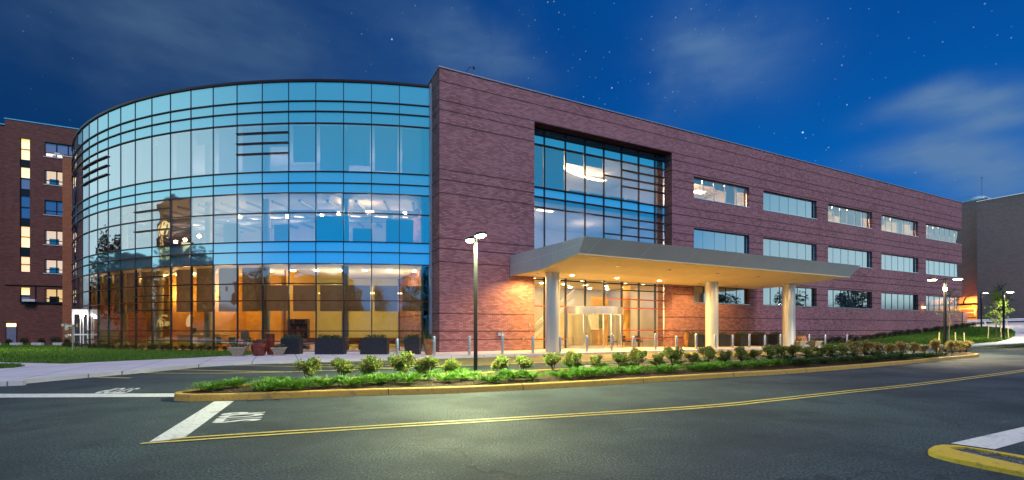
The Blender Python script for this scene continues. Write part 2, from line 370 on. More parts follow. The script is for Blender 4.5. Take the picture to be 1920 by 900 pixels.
# ---------------------------------------------------------------- mesh builder
class MB:
    def __init__(s): s.v = []; s.f = []; s.mi = []
    def _add(s, vs, fs, mi=0):
        o = len(s.v); s.v += [tuple(p) for p in vs]; s.f += [tuple(i + o for i in f) for f in fs]; s.mi += [mi] * len(fs); return s
    def box(s, x0, x1, y0, y1, z0, z1, mi=0):
        return s._add([(x0, y0, z0), (x1, y0, z0), (x1, y1, z0), (x0, y1, z0), (x0, y0, z1), (x1, y0, z1), (x1, y1, z1), (x0, y1, z1)],
                      [(0, 3, 2, 1), (4, 5, 6, 7), (0, 1, 5, 4), (1, 2, 6, 5), (2, 3, 7, 6), (3, 0, 4, 7)], mi)
    def quad(s, *p, mi=0): return s._add(p, [tuple(range(len(p)))], mi)
    def prism(s, poly, z0, z1, mi=0):
        n = len(poly)
        a = sum(poly[i][0] * poly[(i + 1) % n][1] - poly[(i + 1) % n][0] * poly[i][1] for i in range(n))
        if a < 0: poly = poly[::-1]
        return s._add([(x, y, z0) for x, y in poly] + [(x, y, z1) for x, y in poly],
                      [tuple(range(n))[::-1], tuple(range(n, 2 * n))] + [(i, (i + 1) % n, n + (i + 1) % n, n + i) for i in range(n)], mi)
    def tube(s, p0, p1, r0, r1=None, n=8, cap=True, mi=0):
        r1 = r0 if r1 is None else r1
        p0, p1 = Vector(p0), Vector(p1); d = (p1 - p0)
        if d.length < 1e-6: return s
        q = d.to_track_quat('Z', 'Y'); vs = []
        for p, r in ((p0, r0), (p1, r1)):
            for i in range(n):
                a = 2 * math.pi * i / n; vs.append(p + q @ Vector((r * math.cos(a), r * math.sin(a), 0)))
        fs = [(i, (i + 1) % n, n + (i + 1) % n, n + i) for i in range(n)]
        if cap: fs += [tuple(range(n))[::-1], tuple(range(n, 2 * n))]
        return s._add(vs, fs, mi)
    def path(s, pts, r, n=6):
        for a, b in zip(pts, pts[1:]): s.tube(a, b, r, r, n)
        return s
    def lathe(s, prof, n=24, c=(0, 0, 0), sq=None, mi=0):
        vs = []
        for r, z in prof:
            for i in range(n):
                a = 2 * math.pi * (i + (.5 if sq else 0)) / n; k_ = r * (math.sqrt(2) if sq else 1)
                vs.append((c[0] + k_ * math.cos(a), c[1] + k_ * math.sin(a), c[2] + z))
        fs = []
        for j in range(len(prof) - 1):
            for i in range(n): fs.append((j * n + i, j * n + (i + 1) % n, (j + 1) * n + (i + 1) % n, (j + 1) * n + i))
        fs.append(tuple(range(n))[::-1]); m0 = (len(prof) - 1) * n; fs.append(tuple(range(m0, m0 + n)))
        return s._add(vs, fs, mi)
    def build(s, name, m_, parent=None, smooth=False, bevel=0):
        me = bpy.data.meshes.new(name); me.from_pydata(s.v, [], s.f)
        for q in (m_ if isinstance(m_, (list, tuple)) else [m_]): me.materials.append(q)
        if any(s.mi): me.polygons.foreach_set('material_index', s.mi)
        me.update()
        if smooth: me.shade_smooth(); me.set_sharp_from_angle(angle=R_(40))
        o = bpy.data.objects.new(name, me); col.objects.link(o)
        if parent: o.parent = parent
        if bevel:
            b = o.modifiers.new('bevel', 'BEVEL'); b.width = bevel; b.segments = 2; b.limit_method = 'ANGLE'
        return o
def tag(o, label=None, cat=None, group=None, kind=None):
    for a, b in (('label', label), ('category', cat), ('group', group), ('kind', kind)):
        if b: o[a] = b
    return o
def thing(name, label, cat, loc=(0, 0, 0), rz=0, group=None):
    o = bpy.data.objects.new(name, None); o.empty_display_size = .2; col.objects.link(o)
    o.location = loc; o.rotation_euler = (0, 0, rz); return tag(o, label, cat, group)
def copy_tree(o, parent=None):
    c = o.copy(); col.objects.link(c)
    if parent: c.parent = parent
    for ch in list(o.children): copy_tree(ch, c)
    return c
def light(name, kind, loc, power, color, parent=None, size=.1, spot=None, rot=None, blend=.4):
    ld = bpy.data.lights.new(name, kind); ld.energy = power; ld.color = color
    if kind in ('POINT', 'SPOT'): ld.shadow_soft_size = size
    if kind == 'SPOT': ld.spot_size = R_(spot); ld.spot_blend = blend
    if kind == 'AREA': ld.shape = 'RECTANGLE'; ld.size, ld.size_y = size
    o = bpy.data.objects.new(name, ld); col.objects.link(o); o.location = loc
    if rot: o.rotation_euler = rot
    if parent: o.parent = parent
    return o

# terrain-following slab / sheet
def sheet(name, poly, m_, dz, thick=0.0, kind='structure', parent=None):
    bm = bmesh.new(); f = bm.faces.new([bm.verts.new((x, y, 0)) for x, y in poly]); f.normal_update()
    if f.normal.z < 0: f.normal_flip()
    bmesh.ops.triangulate(bm, faces=bm.faces[:])
    ss = [ST(x, y) for x, y in poly]
    s0, s1 = min(a for a, b in ss), max(a for a, b in ss); t0, t1 = min(b for a, b in ss), max(b for a, b in ss)
    def cut(p, n): bmesh.ops.bisect_plane(bm, geom=bm.verts[:] + bm.edges[:] + bm.faces[:], plane_co=p, plane_no=n)
    s = 36.0
    while s < min(s1, 92):
        if s > s0: cut((*W(s, 0), 0), (dx, dy, 0))
        s += 2.0
    if s1 > 36:
        t = -24.0
        while t < min(t1, -10):
            if t > t0: cut((*W(0, t), 0), (nx, ny, 0))
            t += 2.0
    if thick:
        ed = [e for e in bm.edges if e.is_boundary]
        r = bmesh.ops.extrude_edge_only(bm, edges=ed)
        low_ = {v for v in r['geom'] if isinstance(v, bmesh.types.BMVert)}
    else: low_ = set()
    for v in bm.verts: v.co.z = hgt(v.co.x, v.co.y) + dz - (thick if v in low_ else 0)
    bmesh.ops.recalc_face_normals(bm, faces=bm.faces[:])
    me = bpy.data.meshes.new(name); bm.to_mesh(me); bm.free(); me.materials.append(m_)
    o = bpy.data.objects.new(name, me); col.objects.link(o)
    if kind: o['kind'] = kind
    if parent: o.parent = parent
    return o
def strip(a, b, wd):
    L = math.hypot(b[0] - a[0], b[1] - a[1]); px, py = -(b[1] - a[1]) / L * wd / 2, (b[0] - a[0]) / L * wd / 2
    return [(a[0] + px, a[1] + py), (b[0] + px, b[1] + py), (b[0] - px, b[1] - py), (a[0] - px, a[1] - py)]
def ribbon(pts, wd):
    L, Rr = [], []
    for i, p in enumerate(pts):
        a = pts[max(0, i - 1)]; b = pts[min(len(pts) - 1, i + 1)]
        l = math.hypot(b[0] - a[0], b[1] - a[1]); px, py = -(b[1] - a[1]) / l * wd / 2, (b[0] - a[0]) / l * wd / 2
        L.append((p[0] + px, p[1] + py)); Rr.append((p[0] - px, p[1] - py))
    return L + Rr[::-1]
def smoothpts(pts, n=6):
    out = []
    for i in range(len(pts) - 1):
        p0, p1, p2, p3 = pts[max(0, i - 1)], pts[i], pts[i + 1], pts[min(len(pts) - 1, i + 2)]
        for j in range(n):
            t = j / n
            out.append(tuple(.5 * ((2 * p1[q]) + (-p0[q] + p2[q]) * t + (2 * p0[q] - 5 * p1[q] + 4 * p2[q] - p3[q]) * t * t + (-p0[q] + 3 * p1[q] - 3 * p2[q] + p3[q]) * t ** 3) for q in (0, 1)))
    out.append(pts[-1]); return out

# ================================================================ GROUND
o = MB().quad((-900, -900, -.06), (900, -900, -.06), (900, 900, -.06), (-900, 900, -.06)).build('ground', turf); o['kind'] = 'structure'
sheet('road', [(-75, -60), (120, -60), (130, 95), (20, 95), (-75, 60)], asphalt, 0.0)
# kerb line of the drive
kpx = [(0, 724.4), (46, 719.5), (120, 712.5), (202, 705), (267, 699.5), (330, 693), (384, 688), (440, 684.8), (478, 683)]
kerb = [(-60, 6.0), (-34, 8.6), (-20, 11.2)] + [g(*p) for p in kpx]
kerb = smoothpts(kerb[2:], 4)
KT = lambda s: -4.35 - .014 * max(0, s)
kline = [W(s, KT(s)) for s in (-8, -4, 0, 6, 14, 22, 30, 35)]
outer = [gt(1600, 655.6), gt(1700, 653.6), gt(1812, 651), gt(1870, 648), gt(1920, 645), gt(2060, 640)]
inner = [gt(1560, 650.5), gt(1640, 648.6), gt(1760, 648), gt(1830, 646.5), gt(1871, 643), gt(1892, 638), gt(1903, 631), gt(1904, 625), gt(1897, 620), gt(1880, 616.5), gt(1850, 614.2)]
side_poly = [(-60, 6.0), (-34, 8.6)] + kerb + kline + [W(37, -5.0), W(36, -2.5), W(36.5, .5), W(0, 2), W(-4, 3), (-20, 34), (-75, 36), (-75, 8)]
sheet('sidewalk', side_poly, pave, .13, .16)
path_poly = [W(35.2, -5.0)] + outer[:] + [(gt(2060, 640)[0] + 4, gt(2060, 640)[1] + 10), W(88, -9), W(84, 0), W(73, 3)] + inner[::-1] + [W(36, -2.4)]
sheet('footpath', path_poly, pave, .10, .13)
# lawns
lawn_front = [(-75, g(0, 679.3, .13)[1] - 1)] + [g(*p, .13) for p in ((0, 679.3), (67, 680.7), (124, 682), (178, 679), (270, 675), (360, 671), (433, 666.9), (480, 664.8))]
CC = (-13.0, 67.1); RAD = 36.7
def circ(a, r=RAD): a = R_(a); return (CC[0] + r * math.sin(a), CC[1] + r * math.cos(a))
lawn_back = [circ(a, 37.0) for a in (186, 190, 195, 200, 205, 210, 216, 222)] + [(-50, 47), (-75, 36)]
lawnL = lawn_front + lawn_back
sheet('lawn', lawnL, turf, .15, .02)
patch = [g(*p, .13) for p in ((-60, 683), (0, 683.5), (30, 684.2), (47, 686.5), (25, 689.5), (0, 691), (-60, 694))]
sheet('lawn', patch, turf, .15, .02)
lawnR = [W(36.2, -.05), W(36.5, -2.2)] + inner + [W(73.5, -.6), W(71.3, -.05), W(50, -.05)]
sheet('lawn', lawnR, turf, .13, .02)
stripR = [gt(*p, .1) for p in ((1812, 652.6), (1870, 650.8), (1925, 648.6), (2060, 644.5), (2060, 642.5), (1925, 646), (1870, 649.2))]
sheet('lawn', stripR, turf, .125, .02)

# grass blades
def inpoly(p, poly):
    x, y = p; c = False; j = len(poly) - 1
    for i in range(len(poly)):
        xi, yi = poly[i]; xj, yj = poly[j]
        if (yi > y) != (yj > y) and x < (xj - xi) * (y - yi) / (yj - yi) + xi: c = not c
        j = i
    return c
def blades(poly, n, dz, label, clipx=None, hmin=.05, hmax=.11):
    xs = [p[0] for p in poly]; ys = [p[1] for p in poly]; m_ = MB(); c = 0; tries = 0
    x0, x1 = max(min(xs), -48), max(xs)
    while c < n and tries < n * 8:
        tries += 1
        x, y = rnd.uniform(x0, x1), rnd.uniform(min(ys), max(ys))
        if not inpoly((x, y), poly): continue
        if mnoise.noise(Vector((x * .5, y * .5, 0))) < -.35 and rnd.random() < .6: continue
        z = hgt(x, y) + dz; a = rnd.uniform(0, 6.28); h = rnd.uniform(hmin, hmax); w_ = rnd.uniform(.012, .025)
        ca, sa = math.cos(a) * w_, math.sin(a) * w_; lx, ly = rnd.uniform(-.04, .04), rnd.uniform(-.04, .04)
        m_._add([(x - ca, y - sa, z - .01), (x + ca, y + sa, z - .01), (x + lx, y + ly, z + h)], [(0, 1, 2)]); c += 1
    o = m_.build('grass', grassm); tag(o, label, 'grass', kind='stuff'); return o
blades(lawnL, 45000, .15, 'mown green grass of the lawn in front of the curved glass wall')
blades(patch, 1500, .15, 'small wedge of grass at the left edge of the pavement')
blades(lawnR, 45000, .13, 'mown bright green grass rising beside the brick wing')
blades(stripR, 5000, .125, 'narrow grass strip between footpath and road at the right')

# road markings
sheet('road_marking', [g(402, 753), g(439, 752.3), g(343, 823), g(280, 829)], whitepaint, .006)
sheet('road_marking', [g(-200, 739.3), g(340, 738), g(336, 744.4), g(-200, 746.7)], whitepaint, .006)
sheet('road_marking', [g(1782.6, 831.8), g(1920, 800.7), g(2100, 765), g(2100, 790), g(1920, 827.7), g(1865, 843)], whitepaint, .006)
sheet('road_marking', [g(1072, 688.3), g(1106, 687.2), g(1110, 685.2), g(1078, 686.2)], whitepaint, .006)
yl = smoothpts([(-5.2, 6.55), (-2.72, 7.40), (3.44, 9.34), (6.0, 10.5), (8.75, 11.9), (11.96, 13.51), (19.69, 17.85), (30, 24.2), (41, 30.5), (60, 40)], 5)
for off in (-.10, .10):
    pts = []
    for i, p in enumerate(yl):
        a = yl[max(0, i - 1)]; b = yl[min(len(yl) - 1, i + 1)]; l = math.hypot(b[0] - a[0], b[1] - a[1])
        pts.append((p[0] - (b[1] - a[1]) / l * off, p[1] + (b[0] - a[0]) / l * off))
    if off > 0: pts = pts[1:]
    sheet('road_marking', ribbon(pts, .085), yellowpaint, .010)
# hatched crossing in front of the entrance
outl = [(-14.2, 16.95), (-11.5, 16.7), (-8.6, 17.15)] + [W(s, -9.45) for s in (-3, 6, 16, 27)]
sheet('road_marking', ribbon(smoothpts(outl, 4), .18), yellowpaint, .012)
hd = math.atan2(-.9, 4.7)
inner_t = lambda s: KT(s) - .12
for i in range(46):
    s0 = -14.6 + i * .92
    # start at the kerb, run at the hatch angle until the outline
    if s0 < -7: q = [p for p in kerb if ST(*p)[0] > s0]; p0 = q[0] if q else W(s0, inner_t(s0)); p0 = (p0[0] + .05, p0[1] - .12)
    else: p0 = W(s0, inner_t(s0))
    L = 0; p1 = p0
    while L < 14:
        L += .05; p1 = (p0[0] + math.cos(hd) * L, p0[1] + math.sin(hd) * L); s_, t_ = ST(*p1)
        if t_ < -9.4 or s_ > 27: break
    if s0 < -7 and i % 2: continue
    if L > .3: sheet('road_marking', strip(p0, p1, .19), yellowpaint, .006)

def road_text(txt, O, U, V):
    """letters laid on the road; O lower left corner, U end of the baseline, V upper left corner"""
    cu = bpy.data.curves.new('road_text', 'FONT'); cu.body = txt; cu.offset = .035; cu.resolution_u = 3
    ob = bpy.data.objects.new('tmp', cu); col.objects.link(ob)
    dg = bpy.context.evaluated_depsgraph_get(); me = bpy.data.meshes.new_from_object(ob.evaluated_get(dg))
    bpy.data.objects.remove(ob)
    xs = [v.co.x for v in me.vertices]; ys = [v.co.y for v in me.vertices]; x0, x1, y0, y1 = min(xs), max(xs), min(ys), max(ys)
    for v in me.vertices:
        a, b = (v.co.x - x0) / (x1 - x0), (v.co.y - y0) / (y1 - y0)
        v.co = (O[0] + a * (U[0] - O[0]) + b * (V[0] - O[0]), O[1] + a * (U[1] - O[1]) + b * (V[1] - O[1]), .006)
    me.materials.clear(); me.materials.append(whitepaint)
    o = bpy.data.objects.new('road_marking', me); col.objects.link(o); o['kind'] = 'structure'
road_text('STOP', g(489, 788.5), g(500, 770.5), g(395, 794.5))
road_text('STOP', g(266, 727.6), g(212, 727.6), g(232, 738))

# planted island
ifront = [(-6.55, 10.31), (-3.84, 11.07), (-1.36, 11.6), (1.15, 12.54), (3.91, 13.78), (7.4, 15.47), (9.12, 16.19), (11.87, 17.62), (15.82, 19.89), (20.64, 22.82), (26.6, 26.5)]
iback = [W(26.5, -14.4), W(20, -14.0), W(12, -13.9), W(4, -13.95), W(-2.5, -14.0), W(-6, -13.7), W(-8.6, -13.9)]
tipR = [(27.6, 27.4), (27.9, 28.4), (27.1, 29.0)]
noseL = [(-7.35, 12.0), (-7.75, 11.2), (-7.8, 10.7), (-7.55, 10.36), (-7.1, 10.24)]
iout = smoothpts(ifront, 3) + tipR + iback + noseL
def inset(poly, d):
    n = len(poly); a = sum(poly[i][0] * poly[(i + 1) % n][1] - poly[(i + 1) % n][0] * poly[i][1] for i in range(n)); sg = 1 if a > 0 else -1; out = []
    for i in range(n):
        p, q, r = poly[i - 1], poly[i], poly[(i + 1) % n]
        e1 = Vector((q[0] - p[0], q[1] - p[1])).normalized(); e2 = Vector((r[0] - q[0], r[1] - q[1])).normalized()
        nrm = Vector((-(e1.y + e2.y), e1.x + e2.x)); nrm = nrm.normalized() * sg
        out.append((q[0] + nrm.x * d, q[1] + nrm.y * d))
    return out
def kerb_ring(name, outp, wd, z1, m_, label=None, batter=.02):
    n = len(outp); inn = inset(outp, wd); topo = inset(outp, batter); m2 = MB()
    rings = [[(x, y, 0) for x, y in outp], [(x, y, z1 - .02) for x, y in topo], [(x, y, z1) for x, y in inset(outp, batter + .02)], [(x, y, z1) for x, y in inn], [(x, y, z1 - .05) for x, y in inn]]
    vs = [v for r in rings for v in r]; fs = []
    for j in range(4):
        for i in range(n): fs.append((j * n + i, j * n + (i + 1) % n, (j + 1) * n + (i + 1) % n, (j + 1) * n + i))
    m2._add(vs, fs); o = m2.build(name, m_); bm = bmesh.new(); bm.from_mesh(o.data); bmesh.ops.recalc_face_normals(bm, faces=bm.faces[:]); bm.to_mesh(o.data); bm.free()
    o['kind'] = 'structure'; return inn
iin = kerb_ring('island_kerb', iout, .17, .15, kerbyellow)
# mulch bed: gently domed sheet
bm = bmesh.new(); f_ = bm.faces.new([bm.verts.new((x, y, .125)) for x, y in iin]); bmesh.ops.triangulate(bm, faces=bm.faces[:])
me = bpy.data.meshes.new('mulch_bed'); bm.to_mesh(me); bm.free(); me.materials.append(mulch)
o = bpy.data.objects.new('mulch_bed', me); col.objects.link(o); o['kind'] = 'structure'
chips = MB()
for i in range(9000):
    x, y = rnd.uniform(-7.6, 14), rnd.uniform(10.2, 24)
    if not inpoly((x, y), iin): continue
    a = rnd.uniform(0, 3.14); l, w2 = rnd.uniform(.015, .045), rnd.uniform(.006, .014); z = .13 + rnd.uniform(0, .012)
    ca, sa = math.cos(a), math.sin(a)
    chips._add([(x - ca * l - sa * w2, y - sa * l + ca * w2, z), (x + ca * l - sa * w2, y + sa * l + ca * w2, z + rnd.uniform(0, .02)), (x + ca * l + sa * w2, y + sa * l - ca * w2, z + rnd.uniform(0, .02)), (x - ca * l + sa * w2, y - sa * l - ca * w2, z)], [(0, 1, 2, 3)])
chm = varied('bark_chips', (.03, .02, .012), (.14, .10, .06), 9, .9)
tag(chips.build('bark_chips', chm), 'loose brown bark chips covering the planted island bed', 'bark chips', kind='stuff')
# kerb joints
jm = mat('joint_dark', (.03, .025, .02), .9)
jb = MB(); fr_ = smoothpts(ifront, 3); acc = 0
for i in range(1, len(fr_)):
    acc += math.hypot(fr_[i][0] - fr_[i - 1][0], fr_[i][1] - fr_[i - 1][1])
    if acc > 2.9:
        acc = 0; p = fr_[i]; q = fr_[i - 1]; dd = Vector((p[0] - q[0], p[1] - q[1])).normalized(); n2 = Vector((-dd.y, dd.x))
        c0 = Vector(p) - n2 * .004; c1 = Vector(p) + n2 * .175; h2 = dd * .009
        jb._add([(*(c0 - h2), .001), (*(c0 + h2), .001), (*(c0 + h2 + n2 * .018), .1325), (*(c0 - h2 + n2 * .018), .1325)], [(0, 1, 2, 3)])
        jb._add([(*(c0 - h2 + n2 * .018), .1325), (*(c0 + h2 + n2 * .018), .1325), (*(c0 + h2 + n2 * .042), .1525), (*(c0 - h2 + n2 * .042), .1525), (*(c1 - h2), .1525), (*(c1 + h2), .1525)], [(0, 1, 2, 3), (3, 2, 5, 4)])
o = jb.build('kerb_joint', jm); o['kind'] = 'structure'
lt_ = MB()
for i in range(2600):
    j = rnd.randrange(len(fr_) - 1); t_ = rnd.random(); p = (fr_[j][0] + (fr_[j + 1][0] - fr_[j][0]) * t_, fr_[j][1] + (fr_[j + 1][1] - fr_[j][1]) * t_)
    q = (p[0] + abs(rnd.gauss(0, .05)) * dy * 1.2 + .01, p[1] - abs(rnd.gauss(0, .06)) - .01); z = .005 + rnd.random() * .008; a = rnd.uniform(0, 6.28); l = rnd.uniform(.006, .02)
    lt_._add([(q[0] - math.cos(a) * l, q[1] - math.sin(a) * l, z), (q[0] + math.sin(a) * l * .5, q[1] - math.cos(a) * l * .5, z + .004), (q[0] + math.cos(a) * l, q[1] + math.sin(a) * l, z)], [(0, 1, 2)])
tag(lt_.build('leaf_litter', varied('litter', (.10, .08, .05), (.34, .30, .20), 7, .9)), 'dry leaf litter and grit gathered along the foot of the yellow kerb', 'leaf litter', kind='stuff')
# the small island at the lower right
KZ = .06
yo = [g(*p, KZ) for p in ((1920, 884), (1850, 870.5), (1789, 858.0), (1757, 850), (1744, 845), (1741, 840.5), (1750, 835.5), (1767, 833), (1795, 834.6), (1850, 842.4), (1920, 854), (2150, 895), (2150, 935))]
yi = [g(*p, KZ) for p in ((1920, 872), (1870, 861), (1835.5, 853.3), (1805, 846.5), (1788, 842), (1779.5, 839.6), (1784, 838.3), (1795, 837.8), (1810, 838.2), (1850, 845.2), (1920, 858.7), (2120, 893), (2120, 912))]
yc = (sum(p[0] for p in yo) / 13, sum(p[1] for p in yo) / 13)
kb = MB(); n = len(yo)
ybot = [(x + (x - qx) * .06, y + (y - qy) * .06) for (x, y), (qx, qy) in zip(yo, yi)]
kb._add([(x, y, -.01) for x, y in ybot] + [(x, y, KZ - .012) for x, y in yo] + [(x + (qx - x) * .06, y + (qy - y) * .06, KZ) for (x, y), (qx, qy) in zip(yo, yi)] + [(x, y, KZ) for x, y in yi] + [(x, y, KZ - .03) for x, y in yi],
        [(j * n + i, j * n + (i + 1) % n, (j + 1) * n + (i + 1) % n, (j + 1) * n + i) for j in range(4) for i in range(n)])
o = kb.build('island_kerb', kerbyellow2); o['kind'] = 'structure'
ysurf = MB(); ysurf._add([(x, y, .035) for x, y in yi], [tuple(range(len(yi)))])
o = ysurf.build('gravel_bed', gravel); o['kind'] = 'structure'
stn = MB()
for i in range(1500):
    x, y = rnd.uniform(5.2, 9), rnd.uniform(4.2, 6)
    if inpoly((x, y), yi):
        r = rnd.uniform(.010, .022); c = (x, y, .05)
        stn._add([(x + r * math.cos(a_) * rnd.uniform(.7, 1.2), y + r * math.sin(a_) * rnd.uniform(.7, 1.2), .046) for a_ in (0, 1.26, 2.5, 3.8, 5)] + [(x, y, .046 + r)], [(0, 1, 5), (1, 2, 5), (2, 3, 5), (3, 4, 5), (4, 0, 5)])
tag(stn.build('gravel', varied('stone_chips', (.04, .045, .05), (.22, .23, .24), 7, .8)), 'dark gravel stones inside the bright yellow kerb at the lower right', 'gravel', kind='stuff')

# ================================================================ MAIN BUILDING
B = thing('hospital_building', 'large brick medical building with a curved mirrored glass wing, lit at dusk', 'building', (C0[0], C0[1], 0), ANG)
TOP = 18.25
ENDS = 71.34
DEP = .55
def wallgrid(name, S, Z, holes, y0, y1, m_, parent=B):
    mb = MB()
    for i in range(len(S) - 1):
        j = 0
        while j < len(Z) - 1:
            def hole(jj):
                cs, cz = (S[i] + S[i + 1]) / 2, (Z[jj] + Z[jj + 1]) / 2
                return any(a < cs < b and c < cz < d for a, b, c, d in holes)
            if hole(j): j += 1; continue
            e = j
            while e + 1 < len(Z) - 1 and not hole(e + 1): e += 1
            mb.box(S[i], S[i + 1], y0, y1, Z[j], Z[e + 1]); j = e + 1
    return mb.build(name, m_, parent)
cols_ = [(22.41, 29.45, 5), (31.41, 39.69, 6), (41.62, 49.9, 6), (51.81, 60.02, 6), (61.88, ENDS, 7)]
rows_ = [(12.78, 14.6), (8.40, 10.2), (3.87, 5.74)]
holes = [(a, b, c, d) for a, b, n in cols_ for c, d in rows_] + [(6.9, 19.9, -1, 16.17)]
S = sorted({0, 6.9, 19.9, ENDS} | {v for a, b, n in cols_ for v in (a, b)})
Z = sorted({-.1, 16.17, TOP} | {v for r in rows_ for v in r})
wallgrid('brick_wall', S, Z, holes, 0, DEP, brick)
MB().box(0, .45, DEP + .001, 2.05, 0, TOP).box(-.0, .45, 2.05, 14, 0, TOP - .02).build('return_wall', brick, B)
MB().box(-.06, ENDS + .05, -.05, .40, TOP, TOP + .07).box(-.06, .40, .401, 6, TOP, TOP + .07).build('parapet_cap', mat('bronze_cap', (.34, .31, .36), .5, .3), B)
MB().box(ENDS - .4, ENDS - .001, DEP + .001, 26, 0, 3.86).box(ENDS - .4, ENDS - .001, DEP + .001, 26, 5.75, 8.39).box(ENDS - .4, ENDS - .001, DEP + .001, 26, 10.21, 12.77).box(ENDS - .4, ENDS - .001, DEP + .001, 26, 14.61, TOP - .01).build('end_wall', brick, B)
MB().box(ENDS + .001, ENDS + 1.2, -.1, .3, .8, 3.9).build('buttress_wall', brick, B)
MB().box(.46, ENDS - .41, DEP + .01, 26, 17.2, 17.4).build('roof', rubber, B)
# office windows with rooms behind them
T0, T1 = DEP + .002, 7.0
floors = [3.05, 7.6, 11.95]; ceils = [6.25, 10.75, 15.2]
fl = MB()
for z in (2.9, 7.45, 11.8, 15.4): fl.box(20.9, ENDS - .42, T0, T1, z - .12, z + .12)
fl.build('floor_slab', ceil_m, B)
MB().box(20.9, ENDS - .42, T1, T1 + .2, 2.6, 15.6).build('interior_wall', palewall, B)
iw = MB()
for a in (20.9, 30.3, 40.5, 50.7, 60.8): iw.box(a, a + .15, T0, T1 - .001, 3.03, 7.32).box(a, a + .15, T0, T1 - .001, 7.58, 11.67).box(a, a + .15, T0, T1 - .001, 11.93, 15.27)
iw.build('partition_wall', palewall, B)
lit = {(0, 0): 1.0, (2, 0): 1.0, (3, 0): .9, (4, 0): 1.2, (1, 0): .10, (0, 1): .03, (1, 1): .05, (2, 1): .08, (3, 1): .25, (4, 1): .05, (0, 2): .01, (1, 2): .03, (2, 2): .10, (3, 2): .02, (4, 2): .04}
for ci, (a, b, n) in enumerate(cols_):
    for ri, (c, d) in enumerate(rows_):
        wn = MB(); y = .27
        wn.quad((a, y, c), (b, y, c), (b, y, d), (a, y, d))
        win = wn.build('window', glass_lit if lit[(ci, ri)] > .5 else glass_fac, B)
        fr = MB(); pw = (b - a) / n
        for i in range(1, n): fr.box(a + i * pw - .022, a + i * pw + .022, y - .03, y + .04, c, d)
        for q in (0, 1):
            x = a if q == 0 else b - .05
            if ci == 4 and q: continue
            fr.box(x, x + .05, y - .03, y + .05, c, d)
        fr.box(a, b, y - .04, y + .05, c, c + .045).box(a, b, y - .04, y + .05, d - .045, d)
        fr.build('frame', alum if ri < 2 else dkblue, win)
        MB().box(a - .02, b + .0, -.03, y - .045, c - .05, c + .001).build('sill', alum, win)
        # blinds, hung to different lengths
        bl = MB(); r2 = random.Random(ci * 7 + ri)
        for i in range(n):
            full = lit[(ci, ri)] < .3
            h = (d - c) * (r2.choice((1, 1, .97)) if full else r2.choice((.35, .55, .9, .25)))
            if ri == 2 and not (ci == 2 and i < 4) and not (ci == 1 and i == n - 1): h = .04
            bl.box(a + i * pw + .05, a + (i + 1) * pw - .05, y + .12, y + .135, d - h, d)
        bl.build('blind', blind_wh, win)
        L = lit[(ci, ri)]
        if L >= .25:
            lm = MB()
            zc = ceils[2 - ri]
            for xx in (.18, .5, .82):
                lm.box(a + (b - a) * xx - .6, a + (b - a) * xx + .6, 1.9, 2.4, zc - .02, zc + .02).box(a + (b - a) * xx - .6, a + (b - a) * xx + .6, 4.4, 4.9, zc - .02, zc + .02)
            key = round(L, 2)
            if key not in roomglow: roomglow[key] = emis('office_light_%d' % len(roomglow), (1.0, .70, .38), 15 * L)
            if L > .5: light('office_lamp', 'POINT', ((a + b) / 2, 3.2, zc - .9), 110 * L, (1, .62, .34), B, .5)
            lm.build('ceiling_light', roomglow[key], B)
            fu = MB()
            for i in range(3): q = a + .6 + i * (b - a - 1.2) / 2.6 + r2.uniform(-.3, .3); fu.box(q, q + r2.uniform(.7, 1.3), 1.6, 2.2, floors[2 - ri] - .02, c + r2.uniform(.1, .6))
            fu.build('desk_screen', varied('desk_%d%d' % (ci, ri), (.55, .35, .2), (.6, .45, .3), 1, .8), B)

# ---- the tall glazed recess and the entrance
AT = .9
VS = [6.9, 8.23, 10.05, 11.82, 13.61, 15.36, 17.13, 18.88, 19.9]
MB().box(6.4, 6.9, DEP + .001, 1.6, 0, 16.7).box(19.9, 20.4, DEP + .001, 1.6, 0, 16.7).box(6.901, 19.899, DEP + .001, 1.6, 16.18, 16.7).build('recess_wall', brick, B)
def panes(rows, m_, s0=6.9, s1=19.9, t=AT):
    for (z0, z1, mm) in rows:
        for a, b in zip(VS, VS[1:]):
            if b <= s0 or a >= s1: continue
            nm = 'spandrel_panel' if mm is spandrel else 'window'
            MB().quad((a, t, z0), (b, t, z0), (b, t, z1), (a, t, z1)).build(nm, mm, B)
panes([(15.0, 16.17, spandrel), (11.9, 15.0, glass_atr), (11.2, 11.9, spandrel), (5.35, 11.2, glass_atr)], None)
ver = lambda z0, z1, s_, wd=.05, mm=dkblue: MB().box(s_ - wd / 2, s_ + wd / 2, AT - .10, AT + .05, z0, z1).build('mullion', mm, B)
for v in VS[1:-1]: ver(5.35, 16.17, v, .045)
ver(0.0, 16.17, 19.87, .06, alum)
for z, a, b in ((16.12, 6.9, 19.9), (15.72, 6.9, 19.9), (15.0, 6.9, 19.9), (11.9, 6.9, 19.9), (11.2, 6.9, 19.9), (10.45, 6.9, 19.9), (14.33, 15.36, 19.9), (13.66, 13.61, 19.9), (13.03, 15.36, 19.9), (9.8, 15.36, 19.9), (9.1, 13.61, 19.9), (8.5, 15.36, 19.9), (7.33, 6.9, 19.9), (6.66, 6.9, 19.9), (5.88, 6.9, 19.9)):
    MB().box(a, b, AT - .13, AT + .04, z - .035, z + .035).build('transom', maroon, B)
